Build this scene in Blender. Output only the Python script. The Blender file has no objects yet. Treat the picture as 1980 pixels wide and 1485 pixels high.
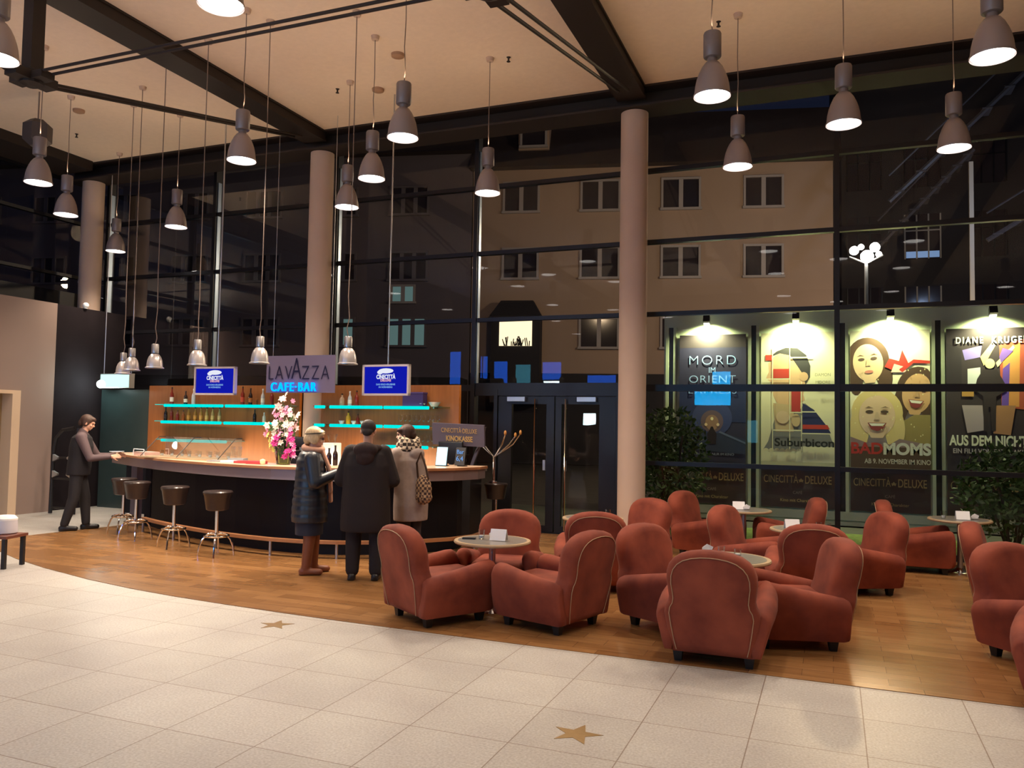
import bpy, bmesh, math, random
from mathutils import Vector, Matrix

# ------------------------------------------------------------------ camera, world, exposure
scene = bpy.context.scene
COL = scene.collection
cam_data = bpy.data.cameras.new('camera')
cam_data.sensor_width = 36.0
cam_data.lens = 1560.0 / 1980.0 * 36.0
cam_data.clip_end = 300
cam = bpy.data.objects.new('camera', cam_data)
COL.objects.link(cam)
cam.matrix_world = Matrix(((0.929341, 0.002502, 0.369213, 0.0),
                           (0.368835, -0.052053, -0.928036, 0.0),
                           (0.016897, 0.998641, -0.049298, 1.7),
                           (0, 0, 0, 1)))
scene.camera = cam
vs = scene.view_settings
vs.view_transform = 'Standard'
vs.look = 'None'
vs.gamma = 1.0
vs.use_curve_mapping = False
vs.exposure = -0.12
scene.cycles.use_denoising = True
scene.cycles.sample_clamp_indirect = 6.0
scene.cycles.max_bounces = 8
scene.cycles.diffuse_bounces = 4
scene.cycles.transparent_max_bounces = 24
scene.cycles.caustics_reflective = False
scene.cycles.caustics_refractive = False

w = bpy.data.worlds.new('night_sky')
scene.world = w
w.use_nodes = True
w.node_tree.nodes['Background'].inputs[0].default_value = (0.010, 0.013, 0.030, 1)
w.node_tree.nodes['Background'].inputs[1].default_value = 0.6

def light(name, kind, loc, energy, color=(1, 1, 1), rot=(0, 0, 0), size=0.1, size_y=None, spot=None, blend=0.5, parent=None):
    d = bpy.data.lights.new(name, kind)
    d.energy = energy
    d.color = color
    if kind == 'AREA':
        d.size = size
        if size_y:
            d.shape = 'RECTANGLE'
            d.size_y = size_y
    else:
        d.shadow_soft_size = size
    if kind == 'SPOT':
        d.spot_size = spot
        d.spot_blend = blend
    o = bpy.data.objects.new(name, d)
    o.location = loc
    o.rotation_euler = rot
    COL.objects.link(o)
    if parent:
        o.parent = parent
    return o

WARM = (1.0, 0.81, 0.62)
LAMP_W = 150.0
# broad fill lights without fixtures, added behind the camera to brighten the ceiling
for x, e in ((-7.5, 110), (-2.0, 110), (4.0, 60)):
    _d = bpy.data.lights.new('added_ceiling_fill', 'AREA')
    _d.energy = e; _d.color = (1.0, 0.78, 0.55); _d.shape = 'RECTANGLE'; _d.size = 3.0; _d.size_y = 1.2
    _o = bpy.data.objects.new('added_ceiling_fill', _d); COL.objects.link(_o)
    _o.location = (x, -0.6, 3.0); _o.rotation_euler = (math.pi, 0, 0)
# ------------------------------------------------------------------ materials
def nt(name):
    m = bpy.data.materials.new(name)
    m.use_nodes = True
    n = m.node_tree.nodes
    return m, m.node_tree, n, m.node_tree.links, n['Principled BSDF']

def mat(name, col, rough=0.6, metal=0.0, noise=0.0, scale=8.0, bump=0.0, emit=None, estr=0.0, coat=0.0, spec=None, col2=None, sheen=0.0, stretch=None):
    m, t, n, l, b = nt(name)
    c = tuple(col) + (1,)
    b.inputs['Base Color'].default_value = c
    b.inputs['Roughness'].default_value = rough
    b.inputs['Metallic'].default_value = metal
    if coat:
        b.inputs['Coat Weight'].default_value = coat
    if spec is not None:
        b.inputs['Specular IOR Level'].default_value = spec
    if sheen:
        b.inputs['Sheen Weight'].default_value = sheen
        b.inputs['Sheen Roughness'].default_value = 0.5
    if emit:
        b.inputs['Emission Color'].default_value = tuple(emit) + (1,)
        b.inputs['Emission Strength'].default_value = estr
    if noise or bump or col2:
        tc = n.new('ShaderNodeTexCoord')
        mp = n.new('ShaderNodeMapping')
        if stretch:
            mp.inputs['Scale'].default_value = stretch
        l.new(tc.outputs['Object'], mp.inputs[0])
        nz = n.new('ShaderNodeTexNoise')
        nz.inputs['Scale'].default_value = scale
        nz.inputs['Detail'].default_value = 5
        l.new(mp.outputs[0], nz.inputs['Vector'])
        if noise or col2:
            cr = n.new('ShaderNodeValToRGB')
            k2 = col2 if col2 else tuple(v * (1 - noise) for v in col)
            cr.color_ramp.elements[0].color = tuple(k2) + (1,)
            cr.color_ramp.elements[0].position = 0.3
            cr.color_ramp.elements[1].color = c
            cr.color_ramp.elements[1].position = 0.7
            l.new(nz.outputs['Fac'], cr.inputs[0])
            l.new(cr.outputs[0], b.inputs['Base Color'])
        if bump:
            bp = n.new('ShaderNodeBump')
            bp.inputs['Strength'].default_value = bump
            bp.inputs['Distance'].default_value = 0.01
            l.new(nz.outputs['Fac'], bp.inputs['Height'])
            l.new(bp.outputs[0], b.inputs['Normal'])
    return m

def glass_mat(name, tint=(1, 1, 1), rough=0.0, ior=1.5, boost=1.0):
    m = bpy.data.materials.new(name)
    m.use_nodes = True
    t = m.node_tree
    n, l = t.nodes, t.links
    for x in list(n):
        n.remove(x)
    out = n.new('ShaderNodeOutputMaterial')
    tr = n.new('ShaderNodeBsdfTransparent')
    tr.inputs[0].default_value = tuple(tint) + (1,)
    gl = n.new('ShaderNodeBsdfGlossy')
    gl.inputs['Roughness'].default_value = rough
    gl.inputs[0].default_value = (1, 1, 1, 1)
    fr = n.new('ShaderNodeFresnel')
    fr.inputs[0].default_value = ior
    mu = n.new('ShaderNodeMath')
    mu.operation = 'MULTIPLY'
    mu.inputs[1].default_value = boost
    l.new(fr.outputs[0], mu.inputs[0])
    mx = n.new('ShaderNodeMixShader')
    l.new(mu.outputs[0], mx.inputs[0])
    l.new(tr.outputs[0], mx.inputs[1])
    l.new(gl.outputs[0], mx.inputs[2])
    l.new(mx.outputs[0], out.inputs[0])
    return m

def emis(name, col, s):
    m = bpy.data.materials.new(name)
    m.use_nodes = True
    t = m.node_tree
    n, l = t.nodes, t.links
    for x in list(n):
        n.remove(x)
    out = n.new('ShaderNodeOutputMaterial')
    e = n.new('ShaderNodeEmission')
    e.inputs[0].default_value = tuple(col) + (1,)
    e.inputs[1].default_value = s
    l.new(e.outputs[0], out.inputs[0])
    return m

def stone_mat():
    m, t, n, l, b = nt('stone_tiles')
    tc = n.new('ShaderNodeTexCoord')
    mp = n.new('ShaderNodeMapping')
    T = 0.593
    mp.inputs['Location'].default_value = (0.43 / T, -4.09 / T, 0)
    mp.inputs['Scale'].default_value = (1 / T, 1 / T, 1)
    l.new(tc.outputs['Object'], mp.inputs[0])
    br = n.new('ShaderNodeTexBrick')
    br.offset = 0.0
    br.inputs['Scale'].default_value = 1.0
    br.inputs['Mortar Size'].default_value = 0.006
    br.inputs['Mortar Smooth'].default_value = 0.2
    br.inputs['Brick Width'].default_value = 1.0
    br.inputs['Row Height'].default_value = 1.0
    br.inputs['Color1'].default_value = (0.56, 0.545, 0.52, 1)
    br.inputs['Color2'].default_value = (0.61, 0.595, 0.57, 1)
    br.inputs['Mortar'].default_value = (0.30, 0.24, 0.20, 1)
    l.new(mp.outputs[0], br.inputs['Vector'])
    nz = n.new('ShaderNodeTexNoise')
    nz.inputs['Scale'].default_value = 70
    nz.inputs['Detail'].default_value = 4
    l.new(tc.outputs['Object'], nz.inputs['Vector'])
    cr = n.new('ShaderNodeValToRGB')
    cr.color_ramp.elements[0].position = 0.32
    cr.color_ramp.elements[0].color = (0.78, 0.76, 0.74, 1)
    cr.color_ramp.elements[1].position = 0.66
    cr.color_ramp.elements[1].color = (1.05, 1.05, 1.05, 1)
    l.new(nz.outputs['Fac'], cr.inputs[0])
    n2 = n.new('ShaderNodeTexNoise')
    n2.inputs['Scale'].default_value = 1.3
    n2.inputs['Detail'].default_value = 3
    l.new(tc.outputs['Object'], n2.inputs['Vector'])
    c2 = n.new('ShaderNodeValToRGB')
    c2.color_ramp.elements[0].color = (0.88, 0.86, 0.86, 1)
    c2.color_ramp.elements[0].position = 0.35
    c2.color_ramp.elements[1].color = (1.02, 1.02, 1.0, 1)
    c2.color_ramp.elements[1].position = 0.65
    l.new(n2.outputs['Fac'], c2.inputs[0])
    vo = n.new('ShaderNodeTexVoronoi')
    vo.inputs['Scale'].default_value = 22
    l.new(tc.outputs['Object'], vo.inputs['Vector'])
    c3 = n.new('ShaderNodeValToRGB')
    c3.color_ramp.elements[0].color = (1.2, 1.2, 1.18, 1)
    c3.color_ramp.elements[0].position = 0.06
    c3.color_ramp.elements[1].color = (1, 1, 1, 1)
    c3.color_ramp.elements[1].position = 0.12
    l.new(vo.outputs['Distance'], c3.inputs[0])
    last = br.outputs['Color']
    for c in (cr, c2, c3):
        mx = n.new('ShaderNodeMixRGB')
        mx.blend_type = 'MULTIPLY'
        mx.inputs[0].default_value = 1
        l.new(last, mx.inputs[1])
        l.new(c.outputs[0], mx.inputs[2])
        last = mx.outputs[0]
    l.new(last, b.inputs['Base Color'])
    b.inputs['Roughness'].default_value = 0.42
    b.inputs['Specular IOR Level'].default_value = 0.35
    return m

def plank_mat(name, c1, c2, cm, bw, rh, rough, rot=0.0, grain=(2, 30, 30), coat=0.0):
    m, t, n, l, b = nt(name)
    tc = n.new('ShaderNodeTexCoord')
    mp = n.new('ShaderNodeMapping')
    mp.inputs['Rotation'].default_value = (0, 0, rot)
    l.new(tc.outputs['Object'], mp.inputs[0])
    br = n.new('ShaderNodeTexBrick')
    br.offset = 0.37
    br.offset_frequency = 2
    br.inputs['Scale'].default_value = 1.0
    br.inputs['Mortar Size'].default_value = 0.0015
    br.inputs['Bias'].default_value = 0.0
    br.inputs['Brick Width'].default_value = bw
    br.inputs['Row Height'].default_value = rh
    br.inputs['Color1'].default_value = tuple(c1) + (1,)
    br.inputs['Color2'].default_value = tuple(c2) + (1,)
    br.inputs['Mortar'].default_value = tuple(cm) + (1,)
    l.new(mp.outputs[0], br.inputs['Vector'])
    m2 = n.new('ShaderNodeMapping')
    m2.inputs['Scale'].default_value = grain
    l.new(mp.outputs[0], m2.inputs[0])
    nz = n.new('ShaderNodeTexNoise')
    nz.inputs['Scale'].default_value = 1.0
    nz.inputs['Detail'].default_value = 6
    l.new(m2.outputs[0], nz.inputs['Vector'])
    cr = n.new('ShaderNodeValToRGB')
    cr.color_ramp.elements[0].position = 0.3
    cr.color_ramp.elements[0].color = (0.84, 0.81, 0.78, 1)
    cr.color_ramp.elements[1].position = 0.7
    cr.color_ramp.elements[1].color = (1.08, 1.08, 1.08, 1)
    l.new(nz.outputs['Fac'], cr.inputs[0])
    mx = n.new('ShaderNodeMixRGB')
    mx.blend_type = 'MULTIPLY'
    mx.inputs[0].default_value = 1
    l.new(br.outputs['Color'], mx.inputs[1])
    l.new(cr.outputs[0], mx.inputs[2])
    l.new(mx.outputs[0], b.inputs['Base Color'])
    b.inputs['Roughness'].default_value = rough
    if coat:
        b.inputs['Coat Weight'].default_value = coat
        b.inputs['Coat Roughness'].default_value = 0.15
    return m

def plaid_mat(name, c1, c2, s):
    m, t, n, l, b = nt(name)
    tc = n.new('ShaderNodeTexCoord')
    ch = n.new('ShaderNodeTexChecker')
    ch.inputs['Scale'].default_value = s
    ch.inputs['Color1'].default_value = tuple(c1) + (1,)
    ch.inputs['Color2'].default_value = tuple(c2) + (1,)
    l.new(tc.outputs['Object'], ch.inputs['Vector'])
    l.new(ch.outputs[0], b.inputs['Base Color'])
    b.inputs['Roughness'].default_value = 0.9
    return m

M = {}
M['stone'] = stone_mat()
M['wood_floor'] = plank_mat('oak_floor', (0.34, 0.175, 0.068), (0.235, 0.112, 0.040), (0.14, 0.065, 0.03), 0.55, 0.15, 0.27, 0.0, (3, 26, 1))
M['wood_panel'] = plank_mat('cherry_panel', (0.95, 0.33, 0.05), (0.88, 0.28, 0.04), (0.3, 0.11, 0.035), 3.0, 1.35, 0.42, 0.0, (26, 26, 1.2))
M['ceiling'] = mat('ceiling_paint', (0.92, 0.76, 0.60), 0.9, noise=0.05, scale=14, bump=0.25)
M['beam'] = mat('dark_steel', (0.020, 0.012, 0.009), 0.6, 0.0)
M['mullion'] = mat('dark_aluminium', (0.016, 0.015, 0.019), 0.35, 0.4)
M['mullion_lit_edge'] = mat('lit_aluminium_edge', (0.32, 0.40, 0.5), 0.3, 0.7)  # bluish light along the mullion edges, put into the colour
M['pipe'] = mat('grey_pipe', (0.20, 0.17, 0.13), 0.4, 0.5)
M['column'] = mat('column_plaster', (0.62, 0.46, 0.36), 0.8, noise=0.06, scale=3)
M['glass'] = glass_mat('window_glass', (0.97, 0.98, 0.98), 0.0, 1.5, 0.28)
M['clear'] = glass_mat('thin_clear_glass', (0.93, 0.95, 0.95), 0.02, 1.45, 0.45)
M['shelf_glass'] = glass_mat('green_shelf_glass', (0.75, 0.93, 0.88), 0.02, 1.5, 1.0)
M['vase_glass'] = glass_mat('green_vase_glass', (0.58, 0.68, 0.30), 0.05, 1.5, 1.3)
M['beige'] = mat('beige_wall_plaster', (0.33, 0.235, 0.20), 0.75, noise=0.05, scale=1.5)
M['dark_wall'] = mat('dark_cladding', (0.020, 0.015, 0.018), 0.9, noise=0.3, scale=2, spec=0.1)
M['back_wall'] = mat('foyer_back_wall', (0.10, 0.075, 0.06), 0.8)
M['teal_glass'] = mat('grey_green_partition', (0.040, 0.062, 0.062), 0.25, 0.0, noise=0.25, scale=1.2)
M['brass'] = mat('brushed_brass', (0.62, 0.45, 0.26), 0.35, 0.9, noise=0.2, scale=6, stretch=(20, 20, 0.5))
M['leather'] = mat('red_brown_suede', (0.33, 0.076, 0.040), 0.75, noise=0.45, scale=3.2, bump=0.06, spec=0.2, sheen=0.05, col2=(0.15, 0.029, 0.018))
M['piping'] = mat('tan_piping', (0.42, 0.26, 0.15), 0.6)
M['black_wood'] = mat('black_wood_foot', (0.012, 0.009, 0.008), 0.5)
M['black'] = mat('black_plastic', (0.010, 0.009, 0.011), 0.4)
M['black_leather'] = mat('black_leatherette', (0.030, 0.020, 0.019), 0.28, noise=0.2, scale=20, coat=0.2)
M['chrome'] = mat('chrome', (0.85, 0.82, 0.80), 0.12, 1.0)
M['steel'] = mat('satin_steel', (0.52, 0.50, 0.50), 0.35, 0.9)
M['lamp_grey'] = mat('grey_lamp_metal', (0.27, 0.23, 0.23), 0.42, 0.3)
M['lamp_bell'] = mat('satin_lamp_bell', (0.36, 0.30, 0.29), 0.42, 0.3)
M['lamp_pale'] = mat('pale_aluminium_bell', (0.72, 0.66, 0.64), 0.3, 0.55)
M['lamp_in'] = mat('lamp_inside_black', (0.02, 0.02, 0.02), 0.8)
M['lamp_glow'] = emis('lamp_glow', (1.0, 0.93, 0.87), 10.0)
M['cable'] = mat('lamp_cable', (0.22, 0.16, 0.13), 0.5)
M['table_rim'] = mat('light_wood_rim', (0.42, 0.30, 0.18), 0.45)
M['table_top'] = mat('grey_stone_top', (0.21, 0.195, 0.18), 0.3, noise=0.15, scale=30)
M['white'] = mat('white_card', (0.85, 0.84, 0.86), 0.6)
M['paper_red'] = mat('red_magazine', (0.5, 0.05, 0.06), 0.4)
M['paper_grey'] = mat('grey_magazine', (0.3, 0.32, 0.34), 0.4)
M['counter_top'] = mat('pale_counter_top', (0.74, 0.52, 0.36), 0.3, noise=0.08, scale=4)
M['counter_edge'] = mat('wood_counter_edge', (0.42, 0.19, 0.085), 0.4, noise=0.2, scale=6)
M['fascia'] = mat('mauve_metal_fascia', (0.36, 0.29, 0.31), 0.35, 0.5)
M['bar_dark'] = mat('dark_bar_front', (0.006, 0.006, 0.010), 0.6, spec=0.2)
M['grey_cab'] = mat('slate_cabinet', (0.045, 0.05, 0.07), 0.5)
M['mauve_board'] = mat('mauve_sign_board', (0.13, 0.11, 0.15), 0.4)
M['gold'] = mat('gold_lettering', (0.75, 0.50, 0.20), 0.4, 0.4)
M['gold_dim'] = mat('pale_gold_print', (0.42, 0.31, 0.13), 0.5)
M['cyan'] = emis('cyan_shelf_light', (0.0, 0.86, 0.80), 1.1)
M['blue_neon'] = emis('blue_neon', (0.0, 0.22, 1.0), 3.2)
M['neon_core'] = emis('blue_neon_core', (0.05, 0.5, 1.0), 4.0)
M['sign_plate'] = mat('translucent_sign_plate', (0.20, 0.165, 0.26), 0.4)
M['logo_dark'] = mat('dark_blue_logo', (0.012, 0.012, 0.05), 0.4)
M['screen_blue'] = emis('blue_screen', (0.006, 0.010, 0.42), 1.0)
M['screen_white'] = emis('screen_white', (0.85, 0.88, 1.0), 1.0)
M['screen_light'] = emis('screen_light_blue', (0.25, 0.5, 1.0), 0.8)
M['screen_pink'] = emis('screen_pink', (0.9, 0.5, 0.6), 0.9)
M['screen_cyan'] = emis('screen_pale_cyan', (0.55, 0.9, 1.0), 2.0)
M['tv_frame'] = mat('silver_tv_frame', (0.62, 0.55, 0.55), 0.4, 0.3)
M['exit_face'] = emis('exit_sign_face', (0.65, 1.0, 0.90), 1.3)
M['exit_glow'] = emis('emergency_spot', (0.75, 1.0, 0.95), 40)
M['star_brass'] = mat('star_brass', (0.36, 0.235, 0.10), 0.35, 0.6, noise=0.15, scale=30)
M['poster_frame'] = mat('grey_green_frame', (0.55, 0.60, 0.45), 0.6, noise=0.08, scale=5)
M['asphalt'] = mat('street_asphalt', (0.05, 0.045, 0.04), 0.9, noise=0.3, scale=3)
M['grass'] = mat('grass_strip', (0.14, 0.19, 0.04), 0.95, noise=0.5, scale=9, bump=0.6)
M['leaf'] = mat('dark_green_leaf', (0.055, 0.11, 0.025), 0.5, noise=0.4, scale=3)
M['bark'] = mat('bark', (0.06, 0.04, 0.03), 0.9)
M['cream'] = mat('cream_facade', (0.46, 0.33, 0.25), 0.9, noise=0.08, scale=0.5)
M['grey_stucco'] = mat('grey_stucco_facade', (0.17, 0.145, 0.17), 0.9, noise=0.15, scale=0.4)
M['roof'] = mat('dark_roof_tiles', (0.05, 0.035, 0.035), 0.8, noise=0.2, scale=2)
M['win_frame'] = mat('pale_window_frame', (0.42, 0.38, 0.38), 0.6)
M['win_frame_dim'] = mat('dim_window_frame', (0.17, 0.15, 0.17), 0.7)
M['win_dark'] = mat('dark_window_pane', (0.035, 0.028, 0.033), 0.12)
M['win_lit'] = emis('lit_window', (1.0, 0.80, 0.50), 1.6)
M['win_dim'] = emis('dim_lit_window', (0.25, 0.42, 0.40), 0.35)
M['night_wall'] = mat('dark_facade', (0.030, 0.027, 0.034), 0.8, noise=0.2, scale=0.6)
M['street_glow'] = emis('street_lamp_globe', (1.0, 0.97, 0.92), 30)
M['pole'] = mat('pale_pole', (0.40, 0.38, 0.34), 0.5)
M['blue_lit'] = emis('blue_lit_strip', (0.35, 0.55, 0.95), 0.5)
M['ad_blue'] = emis('blue_lit_poster', (0.02, 0.16, 1.0), 13)
M['ad_teal'] = emis('teal_lit_poster', (0.10, 0.45, 0.60), 9)
M['ad_white'] = emis('white_lit_panel', (0.75, 0.97, 1.0), 70.0)
M['ad_cyan'] = emis('cyan_lit_panel', (0.0, 0.42, 0.95), 36.0)

# ------------------------------------------------------------------ mesh helpers
class MB:
    def __init__(s):
        s.v, s.f, s.mi = [], [], []
        s.cur = 0
    def add(s, vs, fs):
        o = len(s.v)
        s.v += [tuple(p) for p in vs]
        for f in fs:
            s.f.append([i + o for i in f])
            s.mi.append(s.cur)
        return s
    def box(s, x0, x1, y0, y1, z0, z1):
        vs = [(x, y, z) for x in (x0, x1) for y in (y0, y1) for z in (z0, z1)]
        return s.add(vs, [(0, 1, 3, 2), (4, 6, 7, 5), (0, 4, 5, 1), (2, 3, 7, 6), (0, 2, 6, 4), (1, 5, 7, 3)])
    def obox(s, c, size, m):
        vs = [Vector(c) + m @ Vector((sx * size[0] / 2, sy * size[1] / 2, sz * size[2] / 2)) for sx in (-1, 1) for sy in (-1, 1) for sz in (-1, 1)]
        return s.add(vs, [(0, 1, 3, 2), (4, 6, 7, 5), (0, 4, 5, 1), (2, 3, 7, 6), (0, 2, 6, 4), (1, 5, 7, 3)])
    def rings(s, rs, close=True, caps=True):
        n = len(rs[0])
        vs = [p for r in rs for p in r]
        fs = []
        for i in range(len(rs) - 1):
            for j in range(n if close else n - 1):
                k = (j + 1) % n
                fs.append((i * n + j, i * n + k, (i + 1) * n + k, (i + 1) * n + j))
        if caps:
            fs.append(tuple(range(n))[::-1])
            fs.append(tuple((len(rs) - 1) * n + j for j in range(n)))
        return s.add(vs, fs)
    def lathe(s, prof, n=24, c=(0, 0, 0), caps=True):
        rs = [[(c[0] + r * math.cos(2 * math.pi * j / n), c[1] + r * math.sin(2 * math.pi * j / n), c[2] + z) for j in range(n)] for r, z in prof]
        return s.rings(rs, True, caps)
    def tube(s, path, r, n=8, caps=True, rr=None):
        path = [Vector(p) for p in path]
        rs = []
        up = None
        for i, p in enumerate(path):
            a = path[max(i - 1, 0)]
            b = path[min(i + 1, len(path) - 1)]
            t = (b - a).normalized()
            if up is None:
                up = Vector((0, 0, 1)) if abs(t.z) < 0.9 else Vector((1, 0, 0))
            u = t.cross(up)
            if u.length < 1e-5:
                u = t.cross(Vector((0, 1, 0)))
            u.normalize()
            v = u.cross(t).normalized()
            up = v
            q = rr[i] if rr else r
            rs.append([p + u * q * math.cos(2 * math.pi * j / n) + v * q * math.sin(2 * math.pi * j / n) for j in range(n)])
        return s.rings(rs, True, caps)
    def ball(s, c, r, n=14, m=9):
        if not hasattr(r, '__len__'):
            r = (r, r, r)
        rs = []
        for i in range(m + 1):
            a = -math.pi / 2 + math.pi * i / m
            k = max(math.cos(a), 0.02)
            rs.append([(c[0] + r[0] * k * math.cos(2 * math.pi * j / n), c[1] + r[1] * k * math.sin(2 * math.pi * j / n), c[2] + r[2] * math.sin(a)) for j in range(n)])
        return s.rings(rs)
    def cap(s, p, q, r1, r2, n=14):
        """a tapered limb with round ends"""
        p, q = Vector(p), Vector(q)
        t = (q - p)
        L = t.length
        t.normalize()
        up = Vector((0, 0, 1)) if abs(t.z) < 0.9 else Vector((1, 0, 0))
        u = t.cross(up).normalized()
        v = u.cross(t)
        rs = []
        for k in range(5):
            a = math.pi / 2 * (1 - k / 4.0)
            rs.append((-r1 * math.sin(a), max(r1 * math.cos(a), r1 * 0.05)))
        for k in range(5):
            a = math.pi / 2 * k / 4.0
            rs.append((L + r2 * math.sin(a), max(r2 * math.cos(a), r2 * 0.05)))
        return s.rings([[p + t * d + u * q_ * math.cos(2 * math.pi * j / n) + v * q_ * math.sin(2 * math.pi * j / n) for j in range(n)] for d, q_ in rs])
    def prism(s, poly, z0, z1):
        n = len(poly)
        vs = [(x, y, z0) for x, y in poly] + [(x, y, z1) for x, y in poly]
        fs = [tuple(range(n))[::-1], tuple(range(n, 2 * n))] + [(i, (i + 1) % n, n + (i + 1) % n, n + i) for i in range(n)]
        return s.add(vs, fs)
    def build(s, name, m, parent=None, smooth=False, loc=None, rotz=0.0, ang=40):
        me = bpy.data.meshes.new(name)
        me.from_pydata([tuple(p) for p in s.v], [], s.f)
        ms = m if isinstance(m, (list, tuple)) else [m]
        for x in ms:
            me.materials.append(x)
        if len(ms) > 1:
            me.polygons.foreach_set('material_index', s.mi)
        bm = bmesh.new()
        bm.from_mesh(me)
        bmesh.ops.recalc_face_normals(bm, faces=bm.faces)
        bm.to_mesh(me)
        bm.free()
        if smooth:
            me.polygons.foreach_set('use_smooth', [True] * len(me.polygons))
            me.set_sharp_from_angle(angle=math.radians(ang))
        me.update()
        o = bpy.data.objects.new(name, me)
        COL.objects.link(o)
        if parent is not None:
            o.parent = parent
        if loc is not None:
            o.location = loc
        if rotz:
            o.rotation_euler = (0, 0, rotz)
        return o

def bevel(o, w_, seg=3):
    md = o.modifiers.new('bevel', 'BEVEL')
    md.width = w_
    md.segments = seg
    md.limit_method = 'ANGLE'
    for p in o.data.polygons:
        p.use_smooth = True
    return o

def tag(o, label=None, cat=None, group=None, kind=None):
    if label:
        o['label'] = label
    if cat:
        o['category'] = cat
    if group:
        o['group'] = group
    if kind:
        o['kind'] = kind
    return o

def empty(name, loc, rz, label, cat, group=None):
    o = bpy.data.objects.new(name, None)
    o.empty_display_size = 0.1
    COL.objects.link(o)
    o.location = loc
    o.rotation_euler = (0, 0, rz)
    return tag(o, label, cat, group)

def copy_tree(o, parent=None):
    c = o.copy()
    COL.objects.link(c)
    c.parent = parent
    for ch in o.children:
        copy_tree(ch, c)
    return c

def place(o, loc, rz, label, scale=None):
    o.location = loc
    o.rotation_euler = (0, 0, rz)
    o['label'] = label
    if scale:
        o.scale = (scale,) * 3
    return o

def structure(o):
    o['kind'] = 'structure'
    return o

def text(name, s, size, m, loc, parent=None, rz=0.0, tilt=math.pi / 2, sx=1.0, extrude=0.003, align='CENTER', off=0.0, space=1.0):
    c = bpy.data.curves.new(name, 'FONT')
    c.body = s
    c.size = size
    c.extrude = extrude
    c.align_x = align
    c.align_y = 'CENTER'
    c.offset = off
    c.space_character = space
    c.materials.append(m)
    o = bpy.data.objects.new(name, c)
    COL.objects.link(o)
    o.location = loc
    o.rotation_euler = (tilt, 0, rz)
    dg = bpy.context.evaluated_depsgraph_get()
    me = bpy.data.meshes.new_from_object(o.evaluated_get(dg))
    me.name = name
    bpy.data.objects.remove(o)
    o = bpy.data.objects.new(name, me)
    COL.objects.link(o)
    o.location = loc
    o.rotation_euler = (tilt, 0, rz)
    o.scale = (sx, 1, 1)
    if parent is not None:
        o.parent = parent
    return o

# ------------------------------------------------------------------ the setting: floor, ceiling, walls
CEIL = 6.6
b = MB(); b.box(-20, 9, -6, 12.05, -0.1, 0.0)
structure(b.build('floor', M['stone']))
# oak area with its curved edge
curve = [(-10.62, 8.05), (-10.5, 7.72), (-10.2, 7.4), (-9.75, 7.13), (-9.0, 6.82), (-8.22, 6.56), (-7.24, 6.30), (-6.5, 6.15), (-5.85, 6.06), (-5.16, 6.0), (-4.55, 5.96), (-3.9, 5.93), (-3.0, 5.91), (-2, 5.9), (8.9, 5.9), (8.9, 11.98), (-10.35, 11.98), (-10.4, 10.2), (-10.44, 9.18), (-10.56, 8.6)]
b = MB(); b.prism(curve, 0.0005, 0.005)
structure(b.build('wooden_floor', M['wood_floor']))
b = MB(); b.box(-14.2, 9, -6, 12.15, CEIL, CEIL + 0.25)
structure(b.build('ceiling', M['ceiling']))
b = MB(); b.box(-20, 9, -6.2, -6, 0, CEIL + 0.25)
structure(b.build('wall_back', M['back_wall']))
b = MB(); b.box(9, 9.2, -6, 12.1, 0, CEIL + 0.25)
structure(b.build('wall_right', M['back_wall']))
# left side: pale plaster wall with a lift door, dark cladding, glazing above
b = MB()
b.box(-13.4, -13.0, 9.77, 10.42, 0, 3.73)
b.box(-13.4, -13.0, 7.9, 9.77, 2.10, 3.73)
b.box(-13.4, -13.0, 1.0, 7.9, 0, 3.73)
wl = structure(b.build('wall_left', M['beige']))
b = MB()
b.box(-13.6, -13.07, 10.42, 12.0, 0, 3.73)
structure(b.build('wall_left_dark', M['dark_wall']))
b = MB(); b.box(-14.3, -13.4, 1.0, 12.0, 3.6, 3.73)
structure(b.build('trim_ledge', M['dark_wall']))
d = empty('door_1', (-13.0, 9.6, 0), 0, None, None)
structure(d)
b = MB(); b.box(-0.32, -0.24, -1.6, -0.78, 0, 2.1); b.build('door_panel', M['brass'], d)
b = MB(); b.box(-0.30, -0.22, -0.77, 0.02, 0, 2.1); b.build('door_panel', M['brass'], d)
b = MB(); b.box(-0.25, 0.03, 0.02, 0.17, 0, 2.13); b.box(-0.25, 0.03, -1.7, 0.02, 2.07, 2.13)
b.build('door_frame', mat('door_frame_pale', (0.75, 0.55, 0.38), 0.4), d)
# side glazing above the ledge
wn = structure(empty('window_9', (0, 0, 0), 0, None, None))
b = MB(); b.box(-14.16, -14.15, 1.0, 12.07, 3.73, 6.5); b.build('pane', M['glass'], wn)
b = MB()
for z in (4.49, 5.59, 6.4):
    b.box(-14.2, -14.1, 1.0, 12.07, z - 0.03, z + 0.03)
for y in (1.0, 3.9, 6.6, 9.3):
    b.box(-14.22, -14.08, y - 0.04, y + 0.04, 3.73, 6.5)
b.box(-14.25, -14.05, 1.0, 12.1, 3.73, 4.15)
b.build('window_frame', M['mullion'], wn)

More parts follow.
